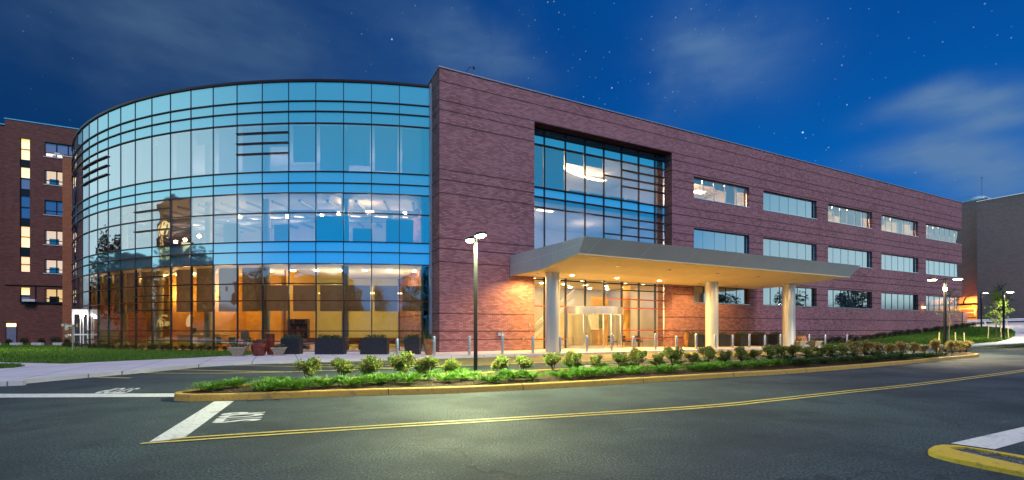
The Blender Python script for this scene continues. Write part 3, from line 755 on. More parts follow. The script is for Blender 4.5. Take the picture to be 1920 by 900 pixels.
# atrium interior
MB().box(6.5, 20.3, AT + .3, 9, 10.95, 11.3).box(6.5, 20.3, AT + .3, 9, 5.45, 5.8).box(6.5, 20.3, AT + .3, 9, 15.5, 15.8).build('floor_slab', ceil_m, B)
MB().box(6.5, 20.3, 9, 9.2, 0, 15.5).build('interior_wall', lobbywall, B)
MB().box(6.3, 6.5, AT + .2, 9, 0, 15.5).box(20.3, 20.5, AT + .2, 9, 0, 15.5).build('partition_wall', palewall, B)
cv = MB()
for i in range(14):
    a = i / 14 * 1.5; b = (i + 1) / 14 * 1.5
    cv._add([(10.5 + 4.5 * a, 3.0 + 2.2 * math.sin(a * 1.2), 15.0), (10.5 + 4.5 * b, 3.0 + 2.2 * math.sin(b * 1.2), 15.0), (10.5 + 4.5 * b, 3.5 + 2.2 * math.sin(b * 1.2), 15.0), (10.5 + 4.5 * a, 3.5 + 2.2 * math.sin(a * 1.2), 15.0)], [(0, 3, 2, 1)])
cv.build('ceiling_light', emis('cove_light', (1, .62, .28), 14), B)
mb = MB()
for i in range(2): mb.box(7.2 + i * 1.7, 8.6 + i * 1.7, 3.0, 3.3, 10.90, 10.93)
mb.build('ceiling_light', emis('upper_room_light', (1, .68, .36), 9), B)
for s_, z_ in ((9, 14.2), (15, 14.2), (9, 9.6), (15, 9.6)): light('atrium_fill', 'POINT', (s_, 5.5, z_), 130, (1, .66, .40), B, .4)  # added fill points without fixtures, they lighten the upper atrium rooms
# seats silhouetted upstairs
for a, w_ in ((10.2, .8), (11.6, 1.6), (13.6, 1.4), (15.6, 1.5), (17.4, 1.2)):
    MB().box(a, a + w_, 1.9, 2.7, 11.31, 11.75).box(a, a + w_, 2.6, 2.8, 11.31, 12.7).build('lounge_seat', blue_wall, B)
bd = MB()
for (a, b, h) in ((6.95, 8.2, 3.0), (8.26, 10.0, 3.0), (10.1, 11.75, .9), (11.9, 13.55, .8)): bd.box(a, b, AT + .12, AT + .14, 15.0 - h, 15.0)
bd.build('blind', blind_wh, B)

# ground floor entrance glazing
def epane(a, b, z0, z1, nm='window'): MB().quad((a, AT, z0), (b, AT, z0), (b, AT, z1), (a, AT, z1)).build(nm, glass_lobby, B)
for a, b in zip(VS, VS[1:]):
    epane(a, b, .1 if (b <= 10.1 or a >= 15.3) else 3.3, 5.34)
for v in VS[1:-1]: MB().box(v - .04, v + .04, AT - .12, AT + .06, (.0 if (v < 10.1 or v > 15.3) else 3.25), 5.34).build('mullion', dkblue, B)
for z, a, b in ((5.2, 6.9, 19.9), (3.27, 6.9, 10.05), (.86, 6.9, 10.05), (.14, 6.9, 10.05), (4.7, 15.36, 19.9), (3.98, 13.61, 19.9), (3.28, 15.36, 19.9), (1.5, 15.36, 19.9), (.84, 15.36, 19.9), (.14, 15.36, 19.9)):
    MB().box(a, b, AT - .15, AT + .04, z - .04, z + .04).build('transom', maroon if z > 4 else redm, B)
# revolving door drum
dc = (12.75, 2.35); dr = 3.05
def arc(a0, a1, n, r): return [(dc[0] + r * math.sin(R_(a0 + (a1 - a0) * i / n)), dc[1] - r * math.cos(R_(a0 + (a1 - a0) * i / n))) for i in range(n + 1)]
def shell(pts, z0, z1, th, name, m_, parent):
    mb = MB(); inn = [(p[0] + (dc[0] - p[0]) * th / dr, p[1] + (dc[1] - p[1]) * th / dr) for p in pts]
    for i in range(len(pts) - 1): mb.prism([pts[i], pts[i + 1], inn[i + 1], inn[i]], z0, z1)
    return mb.build(name, m_, parent)
door = MB().prism(arc(-62, 62, 24, 3.08) + arc(62, -62, 24, 2.70), 2.72, 3.30).build('revolving_door', alum, B)
ga = arc(-60, -6, 10, 3.0); gb = arc(8, 60, 10, 3.0)
for q in (ga, gb):
    mb = MB()
    for i in range(len(q) - 1): mb.quad((*q[i], .2), (*q[i + 1], .2), (*q[i + 1], 2.72), (*q[i], 2.72))
    mb.build('pane', glass_lobby, door)
fr = MB()
for a_ in (-60, -35, -6, 8, 35, 60):
    p = arc(a_, a_ + .01, 1, 3.0)[0]; fr.box(p[0] - .05, p[0] + .05, p[1] - .05, p[1] + .05, .13, 2.72)
fr.build('frame', alum, door)
shell(arc(-60, -6, 10, 3.03), .13, .32, .10, 'frame', alum, door); shell(arc(8, 60, 10, 3.03), .13, .32, .10, 'frame', alum, door)
lf = MB()
for a_ in (20, 140, 260): lf._add([(dc[0], dc[1], .2), (dc[0] + 2.6 * math.cos(R_(a_)), dc[1] + 2.6 * math.sin(R_(a_)), .2), (dc[0] + 2.6 * math.cos(R_(a_)), dc[1] + 2.6 * math.sin(R_(a_)), 2.7), (dc[0], dc[1], 2.7)], [(0, 1, 2, 3)])
lf.build('door_leaf', glass_lobby, door)
# lobby interior
MB().box(6.5, 20.3, DEP + .1, 9, -.05, .145).build('lobby_floor', floor_m, B)
st = MB()
for i in range(14): st.box(9.2 + i * .32, 9.52 + i * .32, 5.4, 7.0, .15, .35 + i * .25)
stair = st.build('staircase', lobbywall, B)
sb = MB(); sb._add([(9.1, 5.38, .2), (13.8, 5.38, 3.9), (13.8, 5.38, 4.3), (9.1, 5.38, .6), (9.1, 5.3, .2), (13.8, 5.3, 3.9), (13.8, 5.3, 4.3), (9.1, 5.3, .6)], [(0, 1, 2, 3), (7, 6, 5, 4), (0, 4, 5, 1), (3, 2, 6, 7)])
sb.build('stringer', white_p, stair)
MB().path([(9.1, 5.3, 1.4), (13.8, 5.3, 5.0)], .03).path([(9.1, 5.3, 1.15), (13.8, 5.3, 4.75)], .015).build('handrail', alum, stair)
MB().box(15.9, 17.6, 5.5, 5.7, .15, 4.5).build('wood_wall', woodpanel, B)
MB().box(16.2, 17.2, 5.40, 5.45, 1.7, 2.9).build('picture_panel', varied('picture', (.10, .16, .06), (.35, .36, .20), 3, .6), B)
MB().lathe([(.32, .15), (.32, 5.4)], 20, (18.0, 3.4, 0)).build('interior_column', woodpanel, B, smooth=True)
lobL = MB()
for x in (8.2, 10.4, 12.6, 14.8, 17, 19):
    for y in (2.5, 5.0, 7.4): lobL.lathe([(.16, 5.40), (.16, 5.44)], 12, (x, y, 0))
lobL.build('ceiling_light', emis('lobby_downlight', (1, .80, .46), 40), B)
light('lobby_glow', 'AREA', (13.2, 4.5, 5.35), 420, (1, .74, .38), B, (11, 5))
light('lobby_glow', 'AREA', (13.2, 3.2, 2.6), 260, (1, .62, .22), B, (11, 2.2), None, (R_(-75), 0, 0))  # added area light facing outwards, brightens the paving and soffit near the glass

# ---- curved glass wing (local frame of the building)
CS, CT = ST(*CC)
def cl_(a, r=RAD):
    x, y = circ(a, r); return ST(x, y)
A0 = 168.18; angs = [A0] + [171.34 + 2.81 * i for i in range(0, 21)]
lev_all = [17.83, 16.54, 15.86, 15.09, 11.92, 11.18, 10.52, 9.22, 7.33, 6.66, 5.88, 3.46, 1.47, .79, .13]
def ring(z0, z1, r0, r1, a_list, name, m_):
    mb = MB()
    for a, b in zip(a_list, a_list[1:]):
        mb.prism([cl_(a, r0), cl_(b, r0), cl_(b, r1), cl_(a, r1)], z0, z1)
    return mb.build(name, m_, B)
for z in lev_all: ring(z - .03, z + .03, RAD - .05, RAD + .08, angs, 'transom', maroon if z > 7 else mat('russet_metal_%d' % int(z * 100), (.10, .022, .016), .35, .3))
ring(4.545, 4.615, RAD - .05, RAD + .08, angs[3:], 'transom', maroon)
for lo, hi, zs in ((4, 6, (14.5, 13.83, 13.14)), (13, 16, (14.5, 13.83, 13.17)), (9, 11, (9.9, 8.5)), (9, 11, (5.23, 3.9, 2.9))):
    lo += 1; hi += 1
    for z in zs: ring(z - .035, z + .035, RAD + .0, RAD + .13, angs[lo:hi + 1], 'transom', maroon)
ring(17.83, 17.95, RAD - .3, RAD + .09, angs, 'coping', maroon)
for i, a in enumerate(angs):
    p, q = cl_(a, RAD - .12), cl_(a, RAD + .03); dd = Vector((q[0] - p[0], q[1] - p[1])).normalized(); n_ = Vector((-dd.y, dd.x)) * .021
    MB().prism([(p[0] + n_.x, p[1] + n_.y), (q[0] + n_.x, q[1] + n_.y), (q[0] - n_.x, q[1] - n_.y), (p[0] - n_.x, p[1] - n_.y)], .0, 17.8).build('mullion', dkblue, B)
p = cl_(A0, RAD + .05)
MB().box(-.14, -.004, p[1] - .25, p[1] + .15, 0, 17.95).build('corner_trim', varied('pale_trim', (.42, .50, .60), (.46, .54, .64), 2, .35, .5), B)
bands = [(.13, 5.88, glass_low, 'window'), (5.88, 7.33, spandrel, 'spandrel_panel'), (7.33, 10.52, glass_mid, 'window'), (10.52, 11.92, spandrel, 'spandrel_panel'), (11.92, 15.09, glass_top, 'window'), (15.09, 17.83, spandrel, 'spandrel_panel')]
r3 = random.Random(5)
for i in range(len(angs) - 1):
    a, b = angs[i], angs[i + 1]; P, Q = cl_(a), cl_(b)
    for z0, z1, m_, nm in bands:
        # every pane sits a hair out of true, which breaks the reflections at the mullions
        j = [r3.uniform(-.006, .006) for _ in range(2)]
        dr_ = Vector((P[0] - CS, P[1] - CT)).normalized()
        o = MB().quad((Q[0] + dr_.x * j[0], Q[1] + dr_.y * j[0], z0), (P[0] + dr_.x * j[1], P[1] + dr_.y * j[1], z0), (P[0], P[1], z1), (Q[0], Q[1], z1)).build(nm, m_, B)
        if nm == 'window' and z0 < 1 and i != 10:
            zb = r3.choice((2.78, 2.78, 2.80)) if i < 14 else r3.choice((2.8, 3.5))
            p1, q1 = cl_(a + .22, RAD - .3), cl_(b - .22, RAD - .3)
            MB().quad((q1[0], q1[1], zb), (p1[0], p1[1], zb), (p1[0], p1[1], 5.7 if i > 5 else 4.5), (q1[0], q1[1], 5.7 if i > 5 else 4.5)).build('blind', blind_br, o)
        if nm == 'window' and z0 > 11:
            h = {2: 2.6, 3: 3.1, 4: 2.4, 5: 1.35, 6: 3.0, 7: 3.0, 8: .9}.get(i, r3.choice((3.1, 3.1, 2.9)))
            p1, q1 = cl_(a + .25, RAD - .3), cl_(b - .25, RAD - .3)
            MB().quad((q1[0], q1[1], 15.05 - h), (p1[0], p1[1], 15.05 - h), (p1[0], p1[1], 15.05), (q1[0], q1[1], 15.05)).build('blind', blind_wh, o)
# slabs, inner walls, lights of the curved wing
def disc(z0, z1, rin, name, m_, r_out=RAD - .12, a_list=None):
    mb = MB(); al = a_list or angs
    for a, b in zip(al, al[1:]): mb.prism([cl_(a, r_out), cl_(b, r_out), cl_(b, rin), cl_(a, rin)], z0, z1)
    return mb.build(name, m_, B)
disc(-.02, .14, 22, 'ground_floor', floor_m)
for z0, z1 in ((5.9, 6.1), (7.1, 7.3), (10.55, 10.75), (11.7, 11.9), (15.12, 15.3)): disc(z0, z1, 22, 'floor_slab', ceil_m)
disc(17.3, 17.5, 15, 'roof', rubber, RAD - .31)
ALW = [168.18 + i * 2.3 for i in range(27)]
disc(.14, 5.9, 27.0, 'interior_wall', cream, 27.3, ALW[:12])
disc(.14, 5.9, 29.6, 'wood_wall', woodpanel, 29.9, ALW[10:])
disc(7.3, 10.55, 27.0, 'interior_wall', palewall, 27.3, ALW)
disc(11.9, 15.12, 29.0, 'interior_wall', palewall, 29.3, ALW)
def radial(a, r0, r1, z0, z1, name, m_, wd=.15):
    p, q = cl_(a, r0), cl_(a, r1); dd = Vector((q[0] - p[0], q[1] - p[1])).normalized(); n_ = Vector((-dd.y, dd.x)) * wd / 2
    return MB().prism([(p[0] + n_.x, p[1] + n_.y), (q[0] + n_.x, q[1] + n_.y), (q[0] - n_.x, q[1] - n_.y), (p[0] - n_.x, p[1] - n_.y)], z0, z1).build(name, m_, B)
for a in (186, 198, 205, 211): radial(a, 29.6, 33.5, .14, 5.9, 'partition_wall', woodpanel)
radial(228, 22, 36.5, 0, 17.5, 'end_wall', brick); radial(169.0, 22, 36.4, 0, 17.4, 'partition_wall', cream)
for a in (177.5, 186.5, 194, 202, 210): # round interior columns
    p = cl_(a, 35.2); MB().lathe([(.24, .14), (.24, 15.1)], 16, (p[0], p[1], 0)).build('interior_column', varied('column_paint_%d' % int(a), (.45, .40, .33), (.5, .45, .38), 1, .5), B, smooth=True)
# first floor: open ceiling with ducts, blue partitions
dk = MB()
for r in (33.5, 31.2):
    pts = [(*cl_(a, r), 10.05) for a in range(169, 226, 2)]; dk.path(pts, .22, 8)
for a in range(170, 226, 3): dk.tube((*cl_(a, 28), 10.2), (*cl_(a, 36), 10.2), .10, .10, 6)
dk.build('duct', mat('duct_metal', (.30, .32, .36), .5, .3), B)
for a0, a1, h, r in ((170, 173, 1.9, 35.3), (174.6, 176.6, 1.2, 35.4), (177.0, 180.6, 2.0, 35.5), (184, 185.6, 1.5, 35.2), (190, 192, 1.7, 35.2)):
    disc(7.3, 7.3 + h, r - .1, 'partition_wall', blue_wall, r, [a0 + (a1 - a0) * i / 4 for i in range(5)])
sp = MB(); glow = MB()
for a, r, z in ((171.0, 34.6, 9.8), (172.6, 33, 9.2), (174.9, 34.5, 9.85), (175.4, 34.2, 9.9), (177.9, 34.6, 9.8), (178.7, 34.4, 9.75), (181.3, 33.5, 9.8), (184.6, 34.6, 9.5), (190.7, 34.6, 9.6), (196.6, 34.6, 8.4), (199.6, 34.3, 8.3), (201.3, 34.3, 8.2), (192.2, 34.2, 9.1), (188.0, 34.0, 8.9)):
    p = cl_(a, r); glow.lathe([(.02, -.12), (.11, -.08), (.11, .08), (.02, .12)], 10, (p[0], p[1], z))
glow.build('ceiling_light', emis('bare_lamp', (1, .60, .22), 90), B)
dl = MB()
for a in range(171, 224, 4): p = cl_(a, 30.5); dl.box(p[0] - .5, p[0] + .5, p[1] - .1, p[1] + .1, 10.46, 10.5)
dl.build('ceiling_light', emis('office_strip', (1, .66, .40), 4), B)
g0 = MB()
for a in range(170, 224, 3):
    p = cl_(a, 33.5); g0.lathe([(.14, 5.80), (.14, 5.86)], 10, (p[0], p[1], 0))
g0.build('ceiling_light', emis('hall_downlight', (1, .66, .25), 50), B)
for a, e, c_ in ((172.5, 240, (1, .86, .42)), (180, 250, (1, .84, .40)), (188, 300, (1, .70, .28)), (196, 330, (1, .66, .22)), (204, 330, (1, .66, .22)), (212, 300, (1, .66, .22)), (219, 220, (1, .66, .22))):
    p = cl_(a, 32.6); light('hall_lamp', 'POINT', (p[0], p[1], 4.4), e * (.85 if a < 185 else .62), c_, B, .25)
for a in (172, 180, 188, 196, 204, 213):
    p = cl_(a, 32.0); light('office_lamp', 'POINT', (p[0], p[1], 9.4), 95, (1, .68, .42), B, .25)
for a in (171.5, 177, 183, 190, 198, 206):
    p = cl_(a, 31.0); light('office_lamp', 'POINT', (p[0], p[1], 13.6), 110, (1, .78, .80), B, 1.2)
cw = MB()   # long cove line of light above the hall
for a in [168.6 + i * 1.0 for i in range(16)]: cw.prism([cl_(a, 30.2), cl_(a + 1, 30.2), cl_(a + 1, 30.1), cl_(a, 30.1)], 4.42, 4.5)
cw.build('ceiling_light', emis('cove_line', (1, .55, .16), 6), B)
# white side entrance at the far left of the curve
pw = g(160, 655, .15); ps = ST(*pw)
vest = MB()
dcx, dcy, da = -33.75, 36.45, math.atan2(33.75, 36.45)
def dw(mb):
    o_ = []
    for x, y, z in mb.v:
        o_.append((*ST(dcx + math.cos(da) * x - math.sin(da) * y, dcy + math.sin(da) * x + math.cos(da) * y), z))
    mb.v = o_; return mb
vest = MB()
for x0, x1 in ((-.60, -.46), (-.14, -.08), (.02, .08), (.27, .33), (.52, .60)): vest.box(x0, x1, 0, .10, .14, 2.75)
vest.box(-.60, .60, 0, .55, 2.751, 3.15).box(-.459, .519, .02, .08, 1.12, 1.22).box(-.459, .519, .02, .08, .14, .30).box(.54, .60, .101, .7, .14, 2.75).box(-.60, -.54, .101, .7, .14, 2.75)
sd = dw(vest).build('side_door', white_p, B)
dw(MB().quad((-.46, .05, .3), (.52, .05, .3), (.52, .05, 2.75), (-.46, .05, 2.75))).build('pane', glass_low, sd)
dw(MB().lathe([(.04, 2.60), (.11, 2.63), (.11, 2.75)], 12, (.0, -.12, 0))).build('wall_lamp', light_white, B)
light('door_lamp', 'POINT', (*ST(dcx + math.sin(da) * .35, dcy - math.cos(da) * .35), 2.55), 26, (1, .9, .75), B, .08)

# wall fittings on the brick
fdc = MB().box(4.05, 4.55, -.06, -.003, 1.12, 1.40).tube((4.17, -.05, 1.27), (4.17, -.20, 1.22), .07, .08, 10).tube((4.42, -.05, 1.27), (4.42, -.20, 1.22), .07, .08, 10).tube((4.3, -.05, 1.15), (4.3, -.12, .98), .03)
fdc.build('hose_connection', alum, B)
MB().box(6.45, 6.57, -.05, -.003, 1.75, 2.0).box(6.5, 6.58, -.06, -.003, 1.3, 1.42).box(5.95, 6.05, -.05, -.003, .85, 1.0).build('call_box', varied('grey_box', (.3, .27, .25), (.35, .32, .3), 3), B)
MB().box(60.9, 61.15, -.25, -.003, 4.15, 4.35).build('wall_lamp', emis('amber_lens', (1, .55, .12), 12), B)
# small camera on a bracket on the roof corner
rc = MB().path([(1.9, .2, TOP + .06), (1.9, .2, TOP + .32), (2.05, .05, TOP + .52), (2.3, -.12, TOP + .54)], .018).tube((2.3, -.12, TOP + .54), (2.3, -.12, TOP + .46), .06, .075, 10).lathe([(.01, .36), (.06, .39), (.07, .46)], 10, (2.3, -.12, TOP))
rc.build('roof_camera', black, B)

# ================================================================ ENTRANCE CANOPY
K = thing('entrance_canopy', 'grey metal clad entrance canopy with glowing soffit on three round columns', 'canopy', (C0[0], C0[1], 0), ANG)
ks0, ks1 = 5.0, 29.75
# profile: flat soffit to t=-3.9, then sloping up to a thin raking front edge
prof_out = [(-.004, 5.28), (-3.9, 5.22), (-8.17, 5.60), (-8.70, 6.40), (-.004, 6.62)]
MB()._add([(ks0, t, z) for t, z in prof_out], [(0, 1, 2, 3, 4)]).build('side_fascia', metalpanel, K)
# right end is raked outwards
def px_(s, t, z): return (s + (z - 5.2) * .5 if s > 20 else s, t, z)
dv = lambda a, b: MB()._add([px_(ks0 + .001, *prof_out[a]), px_(ks1, *prof_out[a]), px_(ks1, *prof_out[b]), px_(ks0 + .001, *prof_out[b])], [(0, 1, 2, 3)])
dv(2, 3).build('front_fascia', metalpanel, K)
MB()._add([px_(ks0, *prof_out[3]), px_(ks1, *prof_out[3]), px_(ks1, *prof_out[4]), px_(ks0, *prof_out[4])], [(0, 1, 2, 3)]).build('roof_deck', rubber, K)
so = MB(); so._add([px_(ks0, *prof_out[0]), px_(ks1, *prof_out[0]), px_(ks1, *prof_out[1]), px_(ks0, *prof_out[1]), px_(ks1, *prof_out[2]), px_(ks0, *prof_out[2])], [(0, 3, 2, 1), (3, 5, 4, 2)])
so.build('soffit', soffit_m, K)
MB()._add([px_(ks1, t, z) for t, z in prof_out], [(4, 3, 2, 1, 0)]).build('side_fascia', metalpanel, K)
# panel joints
jn = MB(); seam = mat('seam', (.80, .82, .85), .5, .1)
for s in (6.0, 9.6, 13.2, 16.8, 20.4, 24.0, 27.6):
    a, b = px_(s - .5, *prof_out[2]), px_(s + .1, *prof_out[3]); e = Vector((0, -.006, -.004))
    jn._add([Vector(a) + e, Vector(a) + e + Vector((.05, 0, 0)), Vector(b) + e + Vector((.05, 0, 0)), Vector(b) + e], [(0, 1, 2, 3)])
for t in (-3.9, -5.6, -5.9): jn.box(ks0 - .006, ks0 - .003, t - .012, t + .012, 5.25 + max(0, (-3.9 - t)) * .09, 6.47)
jn._add([(ks0 - .005, -.05, 5.91), (ks0 - .005, -8.4, 6.01), (ks0 - .005, -8.4, 6.04), (ks0 - .005, -.05, 5.94)], [(0, 1, 2, 3)])
jn.build('panel_seam', seam, K)
ed = MB(); ed._add([(ks0 - .01, -.004, 5.20), (ks0 - .01, -3.9, 5.14), (ks0 - .01, -8.2, 5.53), (ks0 - .01, -8.2, 5.60), (ks0 - .01, -3.9, 5.215), (ks0 - .01, -.004, 5.275)], [(0, 1, 4, 5), (1, 2, 3, 4)])
ed._add([(ks0, -8.2, 5.53), (ks1 + .15, -8.2, 5.53), (ks1 + .15, -8.18, 5.60), (ks0, -8.18, 5.60)], [(0, 1, 2, 3)])
ed.build('drip_edge', soffit_m, K)
for s, ct in ((6.6, -2.95), (20.62, -3.35), (28.45, -4.35)):
    cc = MB().lathe([(.47, .10), (.47, 3.2), (.462, 3.205), (.462, 3.215), (.47, 3.22), (.47, 5.25)], 40, (s, ct, 0)).lathe([(.50, .05), (.50, .15)], 40, (s, ct, 0))
    cc.build('column', varied('column_metal_%d' % int(s), (.76, .77, .79), (.83, .84, .85), .8, .36, .5), K, smooth=True)
spots = [(8.6, -2.2, 1), (12.4, -2.2, 1), (16.4, -2.2, 1), (9.2, -6.2, 0), (13.4, -6.2, 0), (17.8, -6.2, 0), (22.0, -6.2, 0), (26.2, -6.2, 0), (20.6, -2.2, 0), (24.8, -2.2, 0), (28.2, -2.2, 0), (6.0, -2.0, 0)]
for s, t, on in spots:
    z = 5.22 + .006 if t > -3.9 else 5.22 + (-3.9 - t) * .089
    d_ = MB().lathe([(.13, -.015), (.13, .01)], 18, (s, t, z - .012)).build('downlight', led_down if on else alum, K)
for s, t, e, z in ((5.9, -1.3, 420, 5.2), (8.6, -2.2, 700, 5.15), (12.4, -2.2, 700, 5.15), (16.4, -2.2, 620, 5.15), (9.2, -6.2, 300, 5.35), (13.4, -6.2, 300, 5.35), (17.8, -6.2, 260, 5.35), (22.0, -6.2, 150, 5.35), (26.2, -6.2, 100, 5.35), (21.2, -2.0, 160, 5.15), (25.0, -2.0, 110, 5.15)):
    light('canopy_lamp', 'SPOT', (s, t, z), e * 2.5, (1, .62, .18), K, .12, 165, (0, 0, 0), .5)
# ================================================================ LEAFY THINGS
def leaf(mb, p, size, up=.3, rr=rnd):
    a = rr.uniform(0, 6.28); e = rr.uniform(-.6, 1.0); d = Vector((math.cos(a) * math.cos(e), math.sin(a) * math.cos(e), math.sin(e) + up)).normalized()
    q = d.cross(Vector((rr.uniform(-1, 1), rr.uniform(-1, 1), rr.uniform(-1, 1)))).normalized() * size * .36
    n = d.cross(q).normalized() * size * .12
    p = Vector(p); mb._add([p, p + d * size * .5 + q + n, p + d * size, p + d * size * .5 - q + n], [(0, 1, 2), (0, 2, 3)])
def shrub_mesh(seed, rad, h, n, ls, stems=True):
    rr = random.Random(seed); mb = MB(); st = MB(); lobes = []
    for i in range(9): a = rr.uniform(0, 6.28); r = rad * rr.uniform(.2, .62); lobes.append((r * math.cos(a), r * math.sin(a), h * rr.uniform(.42, .86), rad * rr.uniform(.30, .52)))
    for i in range(n):
        lx, ly, lz, lr_ = rr.choice(lobes); v = Vector((rr.gauss(0, 1), rr.gauss(0, 1), rr.gauss(0, 1))).normalized() * lr_ * rr.uniform(.45, 1.08)
        p = (lx + v.x, ly + v.y, max(.04, lz + v.z * .85)); leaf(mb, p, ls * rr.uniform(.7, 1.3), .3, rr)
    for lx, ly, lz, lr_ in lobes: st.tube((lx * .1, ly * .1, 0), (lx * .9, ly * .9, lz), .012, .006, 5)
    return mb, st
def shrub_proto(name, seed, rad, h, n, ls, lm):
    r = thing(name, '', '', (0, 0, -50)); mb, st = shrub_mesh(seed, rad, h, n, ls)
    mb.build('foliage', lm, r); st.build('stem', bark, r); return r
def juniper_proto(seed, rad, h, lm):
    rr = random.Random(seed); mb = MB(); r = thing('juniper', '', '', (0, 0, -50))
    for b in range(60):
        a = rr.uniform(0, 6.28); L = rad * rr.uniform(.45, 1.05); rise = h * rr.uniform(.25, 1.15)
        p0 = Vector((rr.uniform(-.1, .1), rr.uniform(-.1, .1), .03)); p1 = Vector((math.cos(a) * L, math.sin(a) * L, rise))
        for j in range(34):
            t = rr.uniform(.12, 1); p = p0.lerp(p1, t); p.z = .03 + rise * math.sin(t * 1.9) * .9
            d = ((p1 - p0).normalized() + Vector((rr.uniform(-.9, .9), rr.uniform(-.9, .9), rr.uniform(0, .9)))).normalized() * rr.uniform(.05, .12)
            q = d.cross(Vector((0, 0, 1))).normalized() * .012
            mb._add([p + q, p - q, p + d], [(0, 1, 2)])
    mb.build('foliage', lm, r); return r
def place(proto, first, loc, rz, sc_, label, cat, group):
    o = proto if first else copy_tree(proto)
    o.location = loc; o.rotation_euler = (0, 0, rz); o.scale = (sc_, sc_, sc_ * rnd.uniform(.92, 1.08)); return tag(o, label, cat, group)
used = set()
def put(proto, loc, label, cat, group, sc_=1.0, rz=None):
    f = proto.name not in used; used.add(proto.name)
    return place(proto, f, loc, rnd.uniform(0, 6.28) if rz is None else rz, sc_, label, cat, group)
rose = [shrub_proto('rose_shrub', 11 + i, .37, .66, 1500, .058, leaf_rose) for i in range(3)]
rose2 = [shrub_proto('rose_shrub', 21 + i, .40, .66, 1500, .062, leaf_rose2) for i in range(2)]
pos = [(578, 716), (640, 714), (695, 716), (752, 713), (803, 712), (846, 709), (938, 704), (981, 701), (1037, 697), (1073, 695), (1118, 694), (1162, 691), (1195, 689.5), (1235, 688), (1262, 686.5), (1297, 684.5), (1325, 683), (1360, 680.5), (1390, 679), (1416, 677.6), (1442, 676.2), (1462, 675), (1490, 673.8), (1512, 672.9), (1537, 671.7), (1556, 671), (1578, 670), (1600, 669), (1622, 668), (1646, 667), (1668, 666), (1690, 665.2), (1712, 664.3), (1733, 663.5), (1757, 662.6), (1786, 661.6), (1800, 661), (1812, 660.6)]
ords = ['first', 'second', 'third', 'fourth', 'fifth', 'sixth', 'seventh', 'eighth', 'ninth', 'tenth', 'eleventh', 'twelfth', 'thirteenth', 'fourteenth', 'fifteenth', 'sixteenth', 'seventeenth', 'eighteenth', 'nineteenth', 'twentieth', 'twenty-first', 'twenty-second', 'twenty-third', 'twenty-fourth', 'twenty-fifth', 'twenty-sixth', 'twenty-seventh', 'twenty-eighth', 'twenty-ninth', 'thirtieth']
for i, (x, y) in enumerate(pos):
    X, Y = g(x, y, .13); big = (1.05, 1.0, 1.05, 1.25, 1.12, .92, 1.05, 1.0, 1.1, 1.1, .85, .95)[i] if i < 12 else rnd.uniform(.84, 1.2)
    if i < 6: lb = f'rounded leafy shrub, {ords[i]} from the left end of the island row'
    elif i < 27: lb = f'dense green island shrub, {ords[i-6]} to the right of the near lamp post'
    else: lb = f'rusty-leaved shrub near the island right end, {ords[i-27]} of that run'
    put((rose2[i % 2] if i >= 27 else rose[i % 3]), (X, Y, .12), lb, 'shrub', 'rounded shrubs along the island', big)
jun = [juniper_proto(31 + i, .64, .22, leaf_jun) for i in range(3)]
jun2 = [juniper_proto(41 + i, .68, .22, leaf_jun2) for i in range(2)]
jn_ = 0
jl = []
for i in range(70):
    s = -9.2 + i * .68 + rnd.uniform(-.2, .2)
    if s > 25.6: break
    for row, t in enumerate((-16.75 if s > -4 else -16.0, -14.45)):
        if row == 1 and s < -6.6: continue
        if row == 1 and i % 2: continue
        if abs(s) < 1.6 and row == 0 and rnd.random() < .0: continue
        X, Y = W(s, t + rnd.uniform(-.22, .22))
        if not inpoly((X, Y), inset(iin, .15)): continue
        jl.append((s, row, X, Y))
for row in (0, 1):
    lst = [q for q in jl if q[1] == row]
    for n_, (s, row_, X, Y) in enumerate(lst):
        where = 'front edge of the island bed' if row == 0 else 'back edge of the island bed'
        kind_ = 'bright green' if s < 9 else 'dark green'
        nm = ords[n_] if n_ < 30 else (('thirty-' if n_ < 40 else 'forty-' if n_ < 50 else 'fifty-') + ords[n_ % 10 - 1] if n_ % 10 else {30: 'thirtieth', 40: 'fortieth', 50: 'fiftieth'}[n_])
        put((jun[n_ % 3] if s < 9 else jun2[n_ % 2]), (X, Y, .12), f'{kind_} juniper, {nm} from the left along the {where}', 'juniper', 'creeping junipers in the island bed', rnd.uniform(.8, 1.1) * (.85 if row else 1))
# extra clumps at the left nose
for (x, y, wd_) in ((395, 733, 'lowest'), (440, 727, 'second'), (520, 722, 'third'), (500, 735, 'nearest')):
    X, Y = g(x, y, .13); put(jun[0], (X, Y, .12), f'bright green juniper at the left nose of the island, {wd_} of the four there', 'juniper', 'creeping junipers in the island bed', .78)

hedge = [shrub_proto('hedge_shrub', 51 + i, .42, .55, 420, .07, leaf_dark) for i in range(2)]
n_ = 0
for a in [187.5 + i * .95 for i in range(34)]:
    X, Y = circ(a, 37.55); put(hedge[n_ % 2], (X, Y, .14), 'low dark shrub in the clipped row at the foot of the curved glass wall', 'shrub', 'dark shrubs along the curved glass wall', rnd.uniform(.55, .75)); n_ += 1
n_ = 0
for i in range(13):
    X = -52 + i * 1.35; Y = 42.0 + (X + 36) * .05 + rnd.uniform(-.3, .3); put(hedge[i % 2], (X, Y, .14), 'leafy low shrub in the bed below the old brown brick building', 'shrub', 'shrubs below the brown brick building', rnd.uniform(1.0, 1.35))
for i in range(9):
    X = -50 + i * 1.9; b = MB().box(X, X + .9, 40.9, 41.15, .14, .40).build('kerb_stone', stone_w); tag(b, 'pale low stone block among the shrubs at the left lawn edge', 'stone', 'pale stones at the back of the left lawn')
n_ = 0
